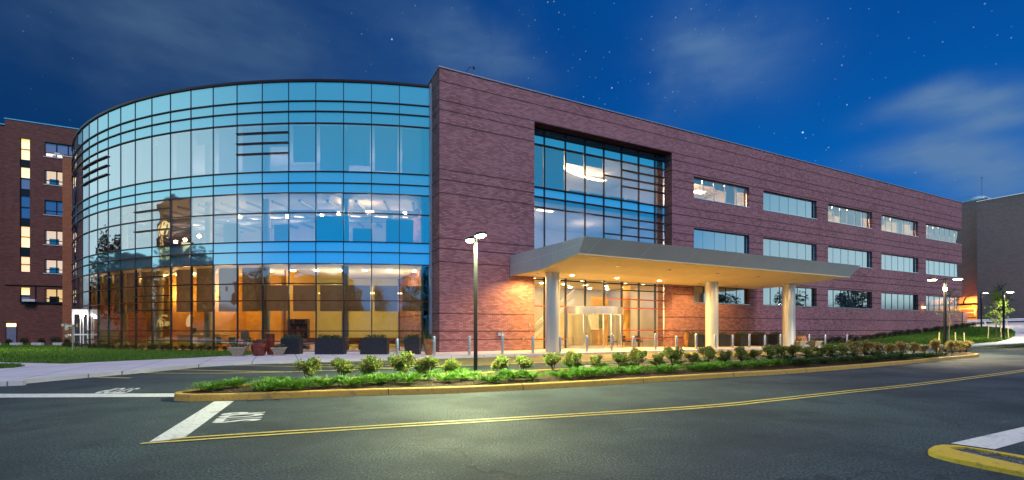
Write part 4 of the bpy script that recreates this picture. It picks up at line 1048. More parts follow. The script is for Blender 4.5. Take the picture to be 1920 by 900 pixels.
for i in range(52):
    s = 33.6 + i * .76; X, Y = W(s, -.75 + rnd.uniform(-.1, .1)); put(hedge[i % 2], (X, Y, hgt(X, Y) + .08), 'dark low shrub in the hedge along the foot of the brick wing', 'shrub', 'hedge along the brick wing', rnd.uniform(.85, 1.15))

# young trees
def tree_mesh(r, seed, H_, crown_r, z0, n, ls, lm, trunk_r=.04, levels=9):
    rr = random.Random(seed); tb = MB(); fo = MB(); pts = [Vector((0, 0, 0))]
    for i in range(1, 7): pts.append(Vector((rr.uniform(-.05, .05) * i * .4, rr.uniform(-.05, .05) * i * .4, H_ * i / 6.5)))
    for i in range(6): tb.tube(pts[i], pts[i + 1], trunk_r * (1 - i / 7), trunk_r * (1 - (i + 1) / 7), 7)
    tips = []
    for b in range(levels * 3):
        z = z0 + (H_ - z0) * rr.random(); a = rr.uniform(0, 6.28); f = 1 - abs((z - z0) / (H_ - z0) - .35) * 1.1; L = crown_r * max(.25, f) * rr.uniform(.6, 1.1)
        p0 = Vector((0, 0, z * .92)); p1 = Vector((math.cos(a) * L, math.sin(a) * L, z + L * rr.uniform(.1, .5)))
        tb.tube(p0, p1, trunk_r * .28, .006, 5); tips += [p0.lerp(p1, t) for t in (.45, .6, .75, .9, 1)]
    for i in range(n):
        p = rr.choice(tips) + Vector((rr.gauss(0, 1), rr.gauss(0, 1), rr.gauss(0, 1))) * crown_r * .11; leaf(fo, p, ls * rr.uniform(.7, 1.3), 0, rr)
    tb.build('trunk', bark, r, smooth=True); fo.build('crown', lm, r)
p1 = gt(1780, 655.5, .13); p2 = gt(1868, 634.5, .13); p3 = gt(1876, 629, .13)
Zt = lambda p: hgt(*p) + .1
t1 = thing('young_tree', 'thin almost bare young tree with few leaves behind the twin-headed lamp post', 'tree', (*p1, Zt(p1))); tree_mesh(t1, 3, 4.6, .95, 1.9, 190, .11, leaf_rose, .045)
t2 = thing('young_tree', 'young tree with bright yellow-green leaves beside the tall lamp at the lawn end', 'tree', (*p2, Zt(p2))); tree_mesh(t2, 5, 4.4, 1.15, 1.5, 900, .14, leaf_tree, .05)
t3 = thing('young_tree', 'darker young tree standing just behind the bright yellow-green one', 'tree', (*p3, Zt(p3))); tree_mesh(t3, 8, 5.2, 1.1, 2.4, 600, .13, leaf_jun2, .05)
for p, gl in ((p1, 'the thin bare young tree'), (p2, 'the bright yellow-green young tree')):
    for (a, wd_) in ((2.9, 'left'), (.4, 'middle'), (-.6, 'right')):
        X, Y = p[0] + .75 * math.cos(a), p[1] + .75 * math.sin(a) - .1; z = hgt(X, Y) + .1
        s_ = MB().tube((0, 0, -.1), ((p[0] - X) * .12, 0, 1.25), .038, .034, 6).build('tree_stake', stakewood); s_.location = (X, Y, z)
        tag(s_, f'{wd_} pale wooden stake of the three around {gl}', 'stake', 'wooden stakes around the young trees')
    m_ = MB().lathe([(.95, 0), (.7, .05), (0.02, .07)], 18, (0, 0, 0)).build('mulch_ring', mulch); m_.location = (p[0], p[1], Zt(p) - .0); m_['kind'] = 'structure'

# trees and buildings across the road behind the viewer: they stand in the glass as reflections
def big_tree(seed, H_, cr, n):
    r = thing('broadleaf_tree', '', '', (0, 0, -50)); rr = random.Random(seed); tb = MB(); fo = MB()
    tb.tube((0, 0, 0), (0, 0, H_ * .55), .28, .16, 8); cl = []
    for i in range(20):
        a = rr.uniform(0, 6.28); z = H_ * rr.uniform(.3, .93); R2 = cr * math.sqrt(max(.1, 1 - ((z / H_ - .58) / .45) ** 2)) * rr.uniform(.35, .85)
        c = Vector((math.cos(a) * R2, math.sin(a) * R2, z)); cl.append((c, cr * rr.uniform(.25, .42))); tb.tube((0, 0, H_ * .4), c, .09, .03, 5)
    for i in range(n):
        c, q = rr.choice(cl); v = Vector((rr.gauss(0, 1), rr.gauss(0, 1), rr.gauss(0, .8))).normalized() * q * rr.uniform(.4, 1.1); leaf(fo, c + v, .42 * rr.uniform(.7, 1.3), 0, rr)
    tb.build('trunk', bark, r); fo.build('crown', leaf_wood, r); return r
bt = [big_tree(61, 11, 4.4, 3400), big_tree(62, 10, 4.2, 3200)]
spots_t = [(-12, -27), (-4, -30), (3, -26), (11, -29), (20, -27), (29, -24), (-22, -31), (37, -20), (-56, 20), (-60, 27), (-53, 13), (-58, 7), (-50, -4), (-66, 34), (-70, 41), (-77, 47), (-74, 36), (84, 6), (90, 16), (92, 26), (86, -4), (96, 38), (78, -14), (-56, -16), (70, -20), (62, -24), (94, 50), (46, -22), (54, -23)]
for i, (X, Y) in enumerate(spots_t):
    put(bt[i % 2], (X, Y, 0), 'dark broadleaf tree across the road, seen mirrored in the windows', 'tree', 'trees across the road', rnd.uniform(.85, 1.15) * (1.15 if X < -52 else 1))
wdim = mat('dim_window', (.05, .08, .10), .1, .2)
def block(name, label, x0, x1, y0, y1, h, m_, rz=0):
    r = thing(name, label, 'building', ((x0 + x1) / 2, (y0 + y1) / 2, 0), rz)
    a, b = (x1 - x0) / 2, (y1 - y0) / 2
    MB().box(-a, a, -b, b, -.1, h).build('wall', m_, r); MB().box(-a - .15, a + .15, -b - .15, b + .15, h, h + .3).build('roof', rubber, r)
    wn = MB(); gl_ = MB()
    for z in range(2, int(h) - 1, 4):
        for i in range(int(b * 2 // 3.2)):
            y = -b + 1.2 + i * 3.2; (wn if (i + z) % 3 else gl_).box(a + .01, a + .06, y, y + 1.7, z, z + 2)
        for i in range(int(a * 2 // 3.2)):
            x = -a + 1.2 + i * 3.2; (gl_ if (i + z) % 4 else wn).box(x, x + 1.7, b + .01, b + .06, z, z + 2)
    wn.build('window', dkblue, r); gl_.build('window', lit_win if h > 15 else wdim, r); return r
block('tower_block', 'tall dark block across the road at the left, mirrored in the curved glass', -86, -74, 2, 14, 23.5, brick_old)
block('clinic_building', 'low blue-grey building across the road, mirrored in the curved glass', -84, -22, -34, -24, 11.5, varied('blue_cladding', (.03, .12, .17), (.04, .15, .20), 1, .5))
block('clinic_building', 'low brown building across the road at the far left', -92, -78, 20, 34, 13, brick_old)

# ================================================================ OLD BROWN BRICK BUILDING (left)
Yl = 50.0; Xl = (9 - 960) / F * Yl
LB = thing('brown_brick_building', 'old dark brown brick hospital block with lit windows behind the glass wing', 'building', (Xl, Yl, 0), ANG)
def ls(x, off=0):
    u = (x - 960) / F; P = (Xl + nx * off, Yl + ny * off); return (P[0] - u * P[1]) / (u * dy - dx)
def lh(x, y):
    s = ls(x); Y = Yl + s * dy; return EYE + (HZ - y) / F * Y
Ht = lh(60, 230)
wx = [(37, 56.5)]
wincols = {'strip': (ls(37), ls(56.3)), 'wide': (ls(83.5), ls(118) + 1.4)}
rowsL = []
for (yt, yb) in ((265.5, 293), (318, 345), (374.5, 402), (431, 458), (486, 512), (541, 567)): rowsL.append((lh(84, yb), lh(84, yt)))
hs = []
for c_, d_ in rowsL: hs.append((*wincols['wide'], c_, d_))
rowsS = [(lh(40, b), lh(40, a)) for a, b in ((259, 298), (313, 353), (367, 408), (424, 463.0), (481, 509), (539, 568))]
hs += [(wincols['strip'][0], wincols['strip'][1], rowsS[4][0], rowsS[0][1]), (*wincols['strip'], *rowsS[5])]
S2 = sorted({0, 24} | {v for h_ in hs for v in h_[:2]}); Z2 = sorted({-.1, Ht} | {v for h_ in hs for v in h_[2:]})
wallgrid('brick_wall', S2, Z2, hs, 0, .3, brick_old, LB)
MB().box(-4, -.001, 1.2, 1.5, -.1, Ht - .3).box(-.001, .3, .301, 1.5, -.1, Ht).build('side_wall', brick_old, LB)
MB().box(-.05, 24, -.05, .35, Ht, Ht + .1).box(-4, -.06, 1.1, 1.55, Ht - .3, Ht - .2).build('parapet_cap', alum, LB)
MB().box(.31, 24, .35, 14, Ht - .8, Ht - .6).build('roof', rubber, LB)
a_, b_2 = wincols['strip']
for i in range(4): MB().box(a_, b_2, .14, .22, rowsS[i + 1][1], rowsS[i][0]).build('spandrel_panel', black, LB)
MB().box(-.1, 24, .9, 1.0, 0, Ht - 1).build('interior_wall', mat('dim_room', (.10, .10, .12), .9), LB)
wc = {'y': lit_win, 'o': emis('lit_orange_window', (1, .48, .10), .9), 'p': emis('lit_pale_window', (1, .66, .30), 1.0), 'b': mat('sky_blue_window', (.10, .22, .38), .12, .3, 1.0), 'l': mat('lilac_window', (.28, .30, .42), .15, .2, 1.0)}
gw = [('l', 'l', 'l'), ('p', 'p', 'p'), ('b', 'b', 'b'), ('p', 'p', 'p'), ('p', 'p', 'p'), ('p', 'p', 'p')]
for i, (c_, d_) in enumerate(rowsL):
    a, b = wincols['wide']; n = 3 if i == 0 else 3
    mm = wc[gw[i][0]]
    wn = MB().quad((a, .16, c_), (b, .16, c_), (b, .16, d_), (a, .16, d_)).build('window', mm if i in (0, 2) else glass_low, LB)
    fr = MB(); zt = c_ + (d_ - c_) * .28
    if True:
        for j in range(n + 1): q = a + (b - a) * j / n; fr.box(q - .04, q + .04, .08, .2, c_, d_)
        fr.box(a, b, .085, .2, zt - .04, zt + .04).box(a, b, .075, .2, c_, c_ + .08).box(a, b, .075, .2, d_ - .08, d_)
    fr.build('frame', black, wn); MB().box(a - .1, b + .1, -.06, .07, c_ - .08, c_).build('sill', stone_w, wn)
    if i not in (0, 2):
        MB().quad((a, .55, c_ - .1), (b, .55, c_ - .1), (b, .55, d_), (a, .55, d_)).build('blind', wc['p'], wn)  # emissive sheet, stands in for the light of the room behind
        MB().box(a + .3, a + 1.1, .30, .4, c_, c_ + .7).box(a + 1.5, a + 1.8, .30, .4, c_, c_ + 1.0).build('room_furniture', mat('furn', (.3, .2, .12), .8), wn)
    else: MB().box(a + .1, b - .1, .12, .155, c_ + .05, zt - .05).build('lower_pane', wc['p'] if i == 0 else wc['b'], wn)
sc_col = ['y', 'y', 'l', 'o', 'o', 'p']
for i, (c_, d_) in enumerate(rowsS):
    zm = (c_ + d_) / 2
    wn = MB().quad((a_, .20, zm), (b_2, .20, zm), (b_2, .20, d_), (a_, .20, d_)).build('window', wc['yylooy'[i]] if i != 2 else wc['b'], LB)
    MB().quad((a_ + .02, .205, c_), (b_2 - .02, .205, c_), (b_2 - .02, .205, zm), (a_ + .02, .205, zm)).build('lower_pane', wc[['y', 'l', 'b', 'y', 'o', 'l'][i]], wn)
    MB().box(a_, b_2, .12, .21, zm - .04, zm + .04).box(a_, a_ + .06, .12, .21, c_, d_).box(b_2 - .06, b_2, .12, .21, c_, d_).build('frame', black, wn)
MB().box(-.02, 24, -.12, -.003, lh(60, 535), lh(60, 532)).build('ledge', brick_old, LB)
MB().box(ls(40), 24, -.12, -.003, lh(60, 569), lh(60, 566)).box(ls(66), ls(68.5), -.1, -.003, lh(60, 566), lh(60, 535)).build('pipe', black, LB)
dr0, dr1 = ls(8.5) + 1, ls(31)
dr0 = max(.15, ls(9.5)); dd = MB().box(dr0, dr1, -.05, -.003, .15, lh(20, 613.5)).build('service_door', varied('grey_door', (.18, .20, .26), (.22, .24, .30), 2, .5), LB)
MB().box(dr0 - .06, dr0, -.08, -.003, .1, lh(20, 606)).box(dr1, dr1 + .06, -.08, -.003, .1, lh(20, 606)).build('frame', black, dd)
MB().box(dr0, dr1, -.07, -.003, lh(20, 612.5), lh(20, 606.5)).build('transom_light', emis('door_transom', (1, .62, .16), 3), LB)
cm = MB().box(ls(47), ls(70), -.6, -.13, lh(60, 566) + .02, lh(60, 563) + .1).build('roof_unit', white_p, LB)
# nearer brick pier that links the old block to the glass wing
Yp = 46.0; Xp = (117 - 960) / F * Yp
PB = thing('brick_pier', 'tall orange-lit brick pier between the old block and the glass wing', 'wall', (Xp, Yp, 0), ANG)
Hp = EYE + (HZ - 293) / F * Yp
MB().box(0, 6, 0, 3.5, -.1, Hp).build('wall', brick_mat('orange_lit_brick', (.36, .12, .05), (.50, .19, .08), (.18, .08, .05)), PB)  # sodium glow on the pier is put into its brick colour
MB().box(-.05, 6.05, -.05, 3.55, Hp, Hp + .1).build('parapet_cap', stone_w, PB)
wcam = MB().box(-.5, -.1, -.35, -.2, Hp + .0, Hp + .18).path([(-.1, -.2, Hp + .1), (.1, .1, Hp + .15)], .03).box(-.6, -.35, -.4, -.15, Hp - .25, Hp - .08).build('security_camera', white_p, PB)
# standpipe with valves beside the pier
vx, vy = g(132.5, 657.5, .15)
vx *= .995
VP_ = thing('standpipe', 'grey standpipe with two valve heads in front of the brick pier', 'pipe', (vx, vy, .14))
MB().tube((0, 0, 0), (0, 0, 1.75), .05).build('pipe', alum, VP_)
MB().box(-.55, .05, -.1, .1, 1.6, 1.75).tube((-.3, -.15, 1.5), (-.3, .15, 1.5), .13).tube((-.55, -.15, 1.72), (-.55, .15, 1.72), .10).build('valve', alum, VP_)
MB().box(-.5, .0, -.06, .06, .95, 1.05).tube((-.3, -.12, 1.0), (-.3, .12, 1.0), .12).build('valve', alum, VP_)

# ================================================================ FAR RIGHT BUILDING
RB = thing('grey_brick_building', 'tall windowless grey-brown brick block beyond the road at the right', 'building', (C0[0], C0[1], 0), ANG)
zb = 1.2
MB().box(88, 120, -6, 4.1, zb, 21.4).build('brick_wall', brick_far, RB)
MB().box(87.9, 120, -6.05, 4.15, 21.4, 21.5).build('parapet_cap', alum, RB)
MB().box(92, 125, 4.2, 30, 5.7, 22.5).build('rear_wall', brick_far, RB)
MB().box(91.9, 125, 4.2, 30.1, 22.5, 22.7).build('rear_parapet_cap', mat('pale_blue_cap', (.35, .52, .62), .4, .4), RB)
# entrance with awning; its orange light is also put into the brick colour
MB().box(92.02, 94, 4.2, 29, zb, 5.69).build('entrance_wall', brick_mat('amber_lit_brick', (.50, .28, .12), (.58, .34, .16), (.38, .22, .12)), RB)
aw = MB()
AZ = 5.75; 
for i in range(6):
    a0, a1 = R_(i * 15), R_((i + 1) * 15)
    aw._add([(91.9 - 1.9 * math.sin(a1), 4.2, AZ + 1.1 * math.cos(a1)), (91.9 - 1.9 * math.sin(a1), 18, AZ + 1.1 * math.cos(a1)), (91.9 - 1.9 * math.sin(a0), 18, AZ + 1.1 * math.cos(a0)), (91.9 - 1.9 * math.sin(a0), 4.2, AZ + 1.1 * math.cos(a0))], [(0, 1, 2, 3)])
awn = aw.build('awning', blind_mat('salmon_awning', (.70, .36, .28), .6), RB)
rb_ = MB()
for t in (4.4, 6.4, 8.6, 10.8): rb_.path([(91.9 - 1.94 * math.sin(R_(a)), t, AZ + 1.14 * math.cos(R_(a))) for a in range(0, 91, 15)], .10)
rb_.box(89.9, 90.05, 4.2, 18, AZ - .3, AZ); rb_.build('awning_rib', black, awn)
MB().box(91.85, 92, 5.6, 8.2, 3.6, 5.0).build('notice_board', stone_w, RB)
MB().box(91.80, 91.84, 5.75, 8.05, 3.75, 4.2).box(91.80, 91.84, 5.75, 8.05, 4.4, 4.85).build('notice_panel', mat('notice', (.35, .12, .10), .5), RB)
for t in (5.5, 9): light('entrance_lamp', 'POINT', (90.6, t, 5.3), 420, (1, .50, .10), RB, .2)
# roof gear
MB().lathe([(1.6, 0), (1.3, .5), (.7, .9), (.1, 1.0)], 14, (95, 6.2, 22.7)).build('skylight', varied('skylight', (.45, .6, .68), (.5, .65, .7), 2, .2), RB)
for s, t, h_ in ((93, 5.2, 3.2), (92, -.2, 3.6)):
    MB().tube((s, t, 21.4), (s, t, 23 + h_), .03).lathe([(.02, 0), (.14, .1), (.02, .22)], 8, (s, t, 23 + h_ - .1)).build('antenna', mat('mast', (.2, .12, .14), .5), RB)
pr = MB()
for t in (6, 8.5, 11): pr.tube((92.3, t, 22.7), (92.3, t, 23.4), .04)
pr.path([(92.3, 5.5, 23.4), (92.3, 12, 23.4)], .04); pr.build('roof_rail', alum, RB)

# guardrail
gr = thing('guardrail', 'long grey steel guardrail across the far road below the brick block', 'guardrail', (0, 0, 0))
ga_, gb_ = W(74, 5.0), W(88, -16)
def zz(p): return hgt(*p) + .0
pts = [(ga_[0] + (gb_[0] - ga_[0]) * i / 12, ga_[1] + (gb_[1] - ga_[1]) * i / 12) for i in range(13)]
rl = MB()
for a, b in zip(pts, pts[1:]):
    for zo in (.62, .80): rl.tube((*a, zz(a) + zo), (*b, zz(b) + zo), .09, .09, 6)
rl.build('rail', varied('galvanised', (.35, .38, .42), (.45, .48, .52), 2, .45, .6), gr)
for p in pts: MB().box(p[0] - .1, p[0] + .1, p[1] - .06, p[1] + .06, zz(p) - .1, zz(p) + .62).build('post', stone_w, gr)

# ================================================================ BOLLARDS
bx = [(745, 673), (814, 671.5), (880, 669.5), (942, 667.5), (999, 665), (1050, 663.5), (1100, 661.5), (1147, 660.5), (1188, 659.5), (1229, 658.5), (1268, 657.5), (1305, 657), (1341, 656), (1374, 655.4), (1405, 655), (1434, 654.5), (1463, 654), (1490, 653.5), (1517, 652.5), (1547, 652), (1588, 651)]
bp = thing('bollard', '', 'bollard', (0, 0, -50))
MB().lathe([(.085, 0), (.085, .98), (.075, 1.03), (.05, 1.06), (.01, 1.07)], 20).build('post', alum, bp, smooth=True)
MB().lathe([(.11, 0), (.11, .02)], 20).build('base_plate', alum, bp)
place_names = {0: 'in front of the last two dark box planters', 1: 'beside the brown tapered pot at the brick corner', 2: 'left of the near lamp post', 3: 'below the hose connection on the brick wall', 4: 'left of the first canopy column', 5: 'just right of the first canopy column'}
for i, (x, y) in enumerate(bx):
    u = (x - 960) / F; s0 = (C0[0] - u * C0[1]) / (u * dy - dx); tt = -3.75 - .014 * max(0, i - 6) * 1.5
    P = W(0, tt); s0 = (P[0] - u * P[1]) / (u * dy - dx); X, Y = W(s0, tt)
    lb = f'steel bollard {place_names[i]}' if i in place_names else f'steel bollard, {ords[i]} from the left in the row before the entrance'
    put(bp, (X, Y, .13), lb, 'bollard', 'steel bollards along the kerb', 1.0)

# ================================================================ POTS
def plants(seed, w_, d_, h, n, ls_, parent, z, lm=leaf_pot):
    rr = random.Random(seed); mb = MB()
    for i in range(n):
        x, y = rr.uniform(-w_, w_), rr.uniform(-d_, d_); leaf(mb, (x, y, z + rr.random() ** 1.5 * h), ls_ * rr.uniform(.7, 1.4), 1.0, rr)
    for i in range(int(n / 8)):
        x, y = rr.uniform(-w_, w_), rr.uniform(-d_, d_); a = rr.uniform(0, 6.28); L = h * rr.uniform(.9, 1.6)
        p = Vector((x, y, z)); mb._add([p + Vector((.012, 0, 0)), p - Vector((.012, 0, 0)), p + Vector((math.cos(a) * L * .4, math.sin(a) * L * .4, L))], [(0, 1, 2)])
    return mb.build('plant', lm, parent)
def box_planter(X, Y, w_, d_, h, label, rz=ANG, seed=1):
    r = thing('box_planter', label, 'planter', (X, Y, .13), rz, 'charcoal box planters')
    b = MB(); t = .04
    b.box(-w_, w_, -d_, -d_ + t, 0, h).box(-w_, w_, d_ - t, d_, 0, h).box(-w_, -w_ + t, -d_ + t, d_ - t, 0, h).box(w_ - t, w_, -d_ + t, d_ - t, 0, h).build('box', darkbox, r, bevel=.008)
    MB().box(-w_ + t, w_ - t, -d_ + t, d_ - t, .02, h - .05).build('soil', mulch, r); plants(seed, w_ * .85, d_ * .85, .22, 260, .09, r, h - .06); return r
for i, (x0, x1, y, lb) in enumerate(((525, 559, 664.3, 'square charcoal planter next to the pale bowl and red urn'), (589, 643, 664.6, 'long charcoal planter, second of the dark boxes along the curved glass'), (674, 725, 664.6, 'long charcoal planter, third of the dark boxes along the curved glass'), (757, 786, 664.6, 'small charcoal planter nearest the brick corner'))):
    X, Y = g((x0 + x1) / 2, y, .13); w_ = (x1 - x0) / 2 / F * Y; box_planter(X, Y + .35, w_ * .98, .32, .93, lb, R_(3), 70 + i)
for i, (x0, x1, y, lb) in enumerate(((1292, 1322, 652, 'charcoal planter left of the middle canopy column'), (1345, 1359, 651.5, 'charcoal planter half hidden by the middle canopy column'), (1378, 1402, 650.8, 'charcoal planter, first to the right of the middle column'), (1413, 1433, 650.2, 'charcoal planter, second to the right of the middle column'), (1446, 1468, 649.5, 'charcoal planter just left of the right canopy column'))):
    X, Y = g((x0 + x1) / 2, y + .5, .13); s, t = ST(X, Y); t = max(t, -1.75) if i != 1 else -1.6
    u = ((x0 + x1) / 2 - 960) / F; P = W(0, -1.35); s = (P[0] - u * P[1]) / (u * dy - dx); X, Y = W(s, -1.35)
    box_planter(X, Y, .62, .45, 1.0, lb, ANG, 80 + i)
def pot(name, label, X, Y, prof, m_, ph, pr_, seed, n=24, sq=None, group=None, lm=leaf_pot):
    r = thing(name, label, 'flower pot', (X, Y, .13), R_(20), group)
    MB().lathe(prof, n, sq=sq).build('pot', m_, r, smooth=not sq); plants(seed, pr_, pr_, ph, 120, .09, r, prof[-1][1] - .03, lm); return r
bowl = [(.20, 0), (.22, .04), (.40, .42), (.43, .44), (.43, .50), (.38, .50), (.36, .44), (.05, .42)]
X, Y = g(447, 667.8, .13); pot('bowl_planter', 'flared stone bowl of trailing plants at the lawn corner', X, Y, bowl, stonebowl, .25, .3, 91, 4, True, 'flared stone bowls')
X, Y = g(523, 666.3, .13); pot('bowl_planter', 'flared stone bowl between the tall vase and the first dark box', X, Y, [(a * .88, b * .9) for a, b in bowl], stonebowl, .25, .26, 92, 4, True, 'flared stone bowls')
X, Y = g(486, 667, .13); pot('glazed_urn', 'big round dark red glazed urn with small flowers', X, Y, [(.26, 0), (.33, .12), (.40, .40), (.39, .62), (.34, .74), (.38, .78), (.38, .82), (.30, .82), (.28, .74)], redglaze, .12, .25, 93)
X, Y = g(507, 665.2, .13); pot('tall_vase', 'tall slim dark red glazed vase beside the round urn', X, Y, [(.16, 0), (.20, .3), (.22, .9), (.20, 1.15), (.23, 1.2), (.19, 1.2), (.17, 1.1)], redglaze, .05, .12, 94)
X, Y = g(804, 665.4, .13); pot('tapered_pot', 'tapered brown glazed pot at the brick corner behind a bollard', X, Y, [(.18, 0), (.22, .1), (.33, .70), (.33, .85), (.36, .9), (.30, .9), (.28, .8)], copper, .35, .2, 95)
X, Y = W(20.75, -.75); pot('tall_vase', 'tall copper coloured vase right of the entrance glazing', X, Y, [(.20, 0), (.26, .3), (.33, .9), (.27, 1.12), (.30, 1.2), (.25, 1.2), (.22, 1.1)], copper, .25, .16, 96)
X, Y = g(1499, 650.8, .13); pot('bowl_planter', 'yellowish stone bowl just right of the right canopy column', X, Y, [(a * .95, b) for a, b in bowl], stonebowl, .3, .3, 97, 4, True, 'flared stone bowls')
X, Y = g(1508, 649.2, .13); pot('terracotta_pot', 'round terracotta pot with shrub behind two stone bowls', X, Y + .5, [(.28, 0), (.42, .3), (.46, .6), (.36, .85), (.42, .92), (.34, .92), (.3, .82)], terracotta, .4, .3, 98)
X, Y = g(1527, 650.2, .13); pot('bowl_planter', 'rightmost flared stone bowl, before the hedge', X, Y, bowl, stonebowl, .3, .3, 99, 4, True, 'flared stone bowls')

# furniture seen through the glass
def bench(a, r, L, label):
    x, y = circ(a, r); t = thing('bench', label, 'bench', (x, y, .14), R_(180 - a + 0) * 1.0)
    MB().box(-L / 2, L / 2, -.25, .25, .42, .50).build('seat', chairwood, t); MB().box(-L / 2, L / 2, .22, .28, .5, .85).build('backrest', chairwood, t)
    for s in (-1, 1): MB().box(s * (L / 2 - .2) - .05, s * (L / 2 - .2) + .05, -.22, .22, 0, .42).build('leg', chairwood, t)
bench(172.6, 34.8, 3.6, 'long pale wooden bench inside the hall nearest the brick corner'); bench(179, 34.8, 4.0, 'long wooden bench inside the hall behind the middle dark planter')
def armchair(X, Y, rz, label, m_, z=.145):
    t = thing('armchair', label, 'chair', (X, Y, z), rz, 'waiting room armchairs')
    MB().box(-.28, .28, -.26, .26, .36, .46).build('seat', m_, t, bevel=.02); MB().box(-.28, .28, .24, .32, .44, .88).build('backrest', m_, t, bevel=.02)
    for s in (-1, 1):
        MB().box(s * .31 - .02, s * .31 + .02, -.26, .28, .60, .64).build('armrest', chairwood, t)
        for q in (-.24, .26): MB().box(s * .31 - .02, s * .31 + .02, q - .02, q + .02, 0, .60).build('leg', chairwood, t)
for (s, t, r, lb) in ((13.9, 6.3, ANG, 'single wooden armchair seen through the revolving door'), (16.3, 3.2, ANG, 'slate armchair behind the entrance glazing, left of three'), (17.3, 2.6, ANG + .3, 'slate armchair behind the entrance glazing, middle of three'), (18.6, 2.6, ANG - .4, 'slate armchair behind the entrance glazing, right of three')):
    armchair(*W(s, t), r, lb, dark_seat)
for a, lb in ((189.3, 'green armchair inside the hall just left of the round urn'), (191.3, 'green armchair inside the hall above the lawn corner'), (193.3, 'green armchair deeper left in the glass hall')):
    armchair(*circ(a, 34.6), R_(180 - a + 180), lb, green_seat)

# ================================================================ LAMP POSTS
def head(parent, dirv, L, z, on=True, r=.17):
    d = Vector((dirv[0], dirv[1], 0)).normalized(); q = Vector((-d.y, d.x, 0))
    MB().box(-.03, .03, -.03, .03, 0, .01)
    arm = MB(); a, b = Vector((0, 0, z)), d * L + Vector((0, 0, z + .02)); arm.tube(a, b, .03, .03, 8); arm.build('arm', black, parent)
    hd_ = MB(); c = d * (L + .25) + Vector((0, 0, z)); n = 20
    pts = [(c + d * .30 * math.cos(2 * math.pi * i / n) + q * r * math.sin(2 * math.pi * i / n)) for i in range(n)]
    vs = [p_ + Vector((0, 0, -.01)) for p_ in pts] + [c + (p_ - c) * .9 + Vector((0, 0, .07)) for p_ in pts]
    hd_._add(vs, [tuple(range(n))[::-1], tuple(range(n, 2 * n))] + [(i, (i + 1) % n, n + (i + 1) % n, n + i) for i in range(n)])
    h_ = hd_.build('lamp_head', black, parent, smooth=True)
    ln = MB(); vs = [c + (p_ - c) * .86 + Vector((0, 0, -.012)) for p_ in pts] + [c + (p_ - c) * .6 + Vector((0, 0, -.055)) for p_ in pts]
    ln._add(vs, [tuple(range(n, 2 * n))[::-1]] + [(i, n + i, n + (i + 1) % n, (i + 1) % n) for i in range(n)]); ln.build('lens', led_warm, h_)
    return c
def post(loc, H_, label, heads, power, rz=0, extra=None, colr=(1, .93, .55)):
    r = thing('lamp_post', label, 'lamp post', loc, rz, 'black lamp posts')
    MB().box(-.06, .06, -.06, .06, .03, H_).build('pole', black, r, bevel=.012)
    MB().box(-.15, .15, -.15, .15, 0, .03).build('base_plate', black, r)
    for d in heads:
        c = head(r, d[:2], d[2], H_ - .06)
        light('post_light', 'SPOT', (c.x, c.y, c.z - .09), power, colr, r, .12, 156, (0, 0, 0), .35)
    return r
post((-1.15, 14.67, .125), 4.42, 'near black lamp post with two lit heads, standing in the planted island', [(-nx, -ny, .15), (nx, ny, .15)], 3300, colr=(.92, 1, .50))
pl = post((28.03, 30.04, .13), 4.75, 'tall twin-headed lamp post at the right end of the planted island', [(-1, .25, .45), (1, -.25, .45)], 2600, colr=(1, .84, .52))
MB().box(-.16, -.06, -.20, -.06, 3.95, 4.12).build('floodlight', led_warm, pl)
q = gt(1882, 638, .1); r_ = post((*q, hgt(*q) + .12), 4.45, 'single-headed lamp post with concrete footing at the tip of the right lawn', [(1, -.2, .25)], 2200, colr=(1, .90, .55))
MB().lathe([(.45, -.1), (.45, .02)], 16).build('footing', stone_w, r_)
q = (61.0, 60.3); post((*q, hgt(*q) + .1), 4.5, 'farthest single-headed lamp post, against the grey brick block', [(1, -.2, .2)], 800, colr=(1, .90, .55))
post((-33.5, 25.5, .13), 4.6, 'single-headed lamp post beside the left pavement, just outside the picture', [(-1, .4, .2)], 2800, colr=(1, .93, .60))

# stop sign on the left pavement, outside the picture: its mirror image shows in the curved glass
sg = thing('stop_sign', 'stop sign on a post, seen as a faint mirror image in the curved glass', 'sign', (-21.2, 12.6, .13), R_(158))
MB().tube((0, 0, 0), (0, 0, 2.7), .035).build('post', alum, sg)
MB()._add([(.42 * math.cos(R_(22.5 + 45 * i)), y, 2.3 + .42 * math.sin(R_(22.5 + 45 * i))) for y in (-.06, -.04) for i in range(8)], [tuple(range(8)), tuple(range(8, 16))[::-1]] + [(i, 8 + i, 8 + (i + 1) % 8, (i + 1) % 8) for i in range(8)]).build('plate', mat('sign_red', (.45, .03, .03), .4), sg)
cu = bpy.data.curves.new('lettering', 'FONT'); cu.body = 'STOP'; cu.size = .3; cu.align_x = 'CENTER'; cu.extrude = .003
tmp = bpy.data.objects.new('tmp', cu); col.objects.link(tmp)
me = bpy.data.meshes.new_from_object(tmp.evaluated_get(bpy.context.evaluated_depsgraph_get())); bpy.data.objects.remove(tmp)
me.materials.clear(); me.materials.append(mat('sign_white', (.8, .8, .8), .5))
lt = bpy.data.objects.new('lettering', me); col.objects.link(lt); lt.parent = sg; lt.location = (0, -.066, 2.19); lt.rotation_euler = (R_(90), 0, 0)

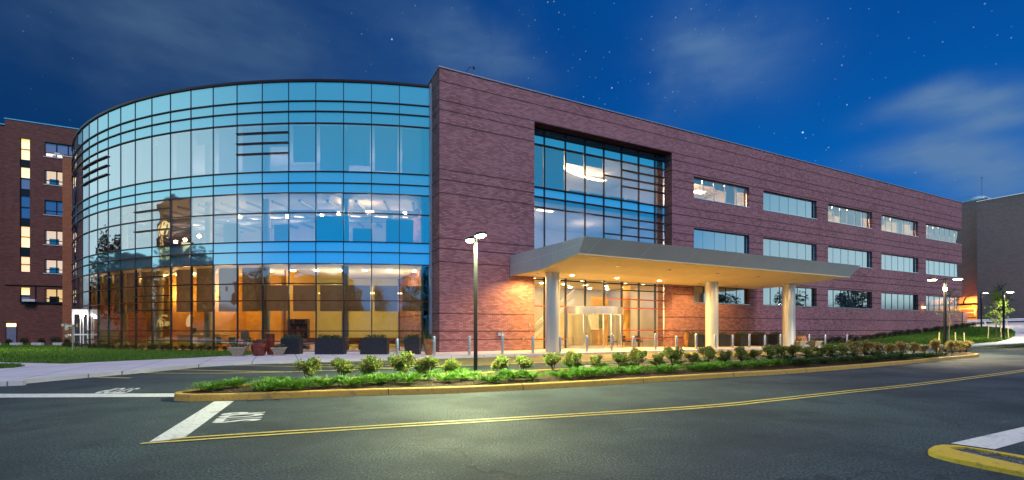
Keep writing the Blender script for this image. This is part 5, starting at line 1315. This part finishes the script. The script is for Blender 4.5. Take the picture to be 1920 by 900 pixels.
# furnishings of the hall behind the curved glass
def hall(name, a, r, rz, label, cat):
    x, y = circ(a, r); return thing(name, label, cat, (x, y, .145), R_(180 - a + rz))
t = hall('bookshelf', 184.8, 33.2, 0, 'dark wooden shelf unit filled with books inside the glass hall', 'shelf')
MB().box(-.9, -.84, -.18, .18, 0, 2.2).box(.84, .9, -.18, .18, 0, 2.2).box(-.84, .84, .14, .18, 0, 2.2).box(-.03, .03, -.18, .14, 0, 2.2).build('carcass', bark, t)
for z in (.05, .5, .95, 1.4, 1.85, 2.17): MB().box(-.84, .84, -.17, .139, z - .015, z + .015).build('shelf', chairwood, t)
bk = MB(); rb2 = random.Random(4)
for z in (.52, .97, 1.42, 1.87):
    x = -.8
    while x < .75:
        w_ = rb2.uniform(.03, .06); h_ = rb2.uniform(.18, .3)
        if rb2.random() < .8: bk.box(x, x + w_, -.1, .12, z, z + h_, mi=rb2.randrange(3))
        x += w_ + .004
bk.build('books', [mat('book_a', (.5, .45, .35), .7), mat('book_b', (.1, .2, .3), .7), mat('book_c', (.35, .08, .06), .7)], t)
t = hall('easel', 189.0, 35.3, 10, 'white folding easel beside the green armchairs in the hall', 'easel')
MB().path([(-.35, 0, 0), (0, 0, 1.5), (.35, 0, 0)], .025).path([(0, .4, 0), (0, 0, 1.5)], .02).box(-.3, .3, -.05, -.03, .7, .74).build('frame', white_p, t)
MB().box(-.28, .28, -.075, -.052, .74, 1.3).build('board', white_p, t)
t = hall('reception_desk', 199, 33.2, 0, 'long honey wood reception desk deep in the glass hall', 'desk')
MB().box(-2.2, 2.2, -.35, .35, 0, 1.02).build('counter', woodpanel, t); MB().box(-2.3, 2.3, -.42, .42, 1.021, 1.08).build('desktop', white_p, t)
MB().box(-1.2, -.7, -.03, .03, 1.2, 1.52).box(-.98, -.92, -.04, .04, 1.081, 1.2).build('monitor', black, t)
for i, (a, rr_, lb) in enumerate(((195.0, 35.0, 'round white cafe table in the hall, nearer the armchairs'), (202.5, 35.0, 'round white cafe table in the hall, farther left'))):
    t = hall('cafe_table', a, rr_, 0, lb, 'table'); MB().lathe([(.42, .70), (.42, .74)], 24).build('tabletop', white_p, t); MB().lathe([(.25, 0), (.04, .04), (.035, .70)], 16).build('pedestal', alum, t)
    for q in (-1, 1):
        c_ = hall('cafe_chair', a + q * 1.2, rr_, 90 * q, ('left' if q > 0 else 'right') + ' white chair at the ' + ('nearer' if i == 0 else 'farther') + ' round cafe table', 'chair')
        MB().box(-.22, .22, -.22, .22, .43, .47).build('seat', white_p, c_); MB().box(-.22, .22, .19, .23, .47, .88).build('backrest', white_p, c_)
        for u_ in (-.19, .19):
            for v_ in (-.19, .19): MB().box(u_ - .015, u_ + .015, v_ - .015, v_ + .015, 0, .43).build('leg', alum, c_)
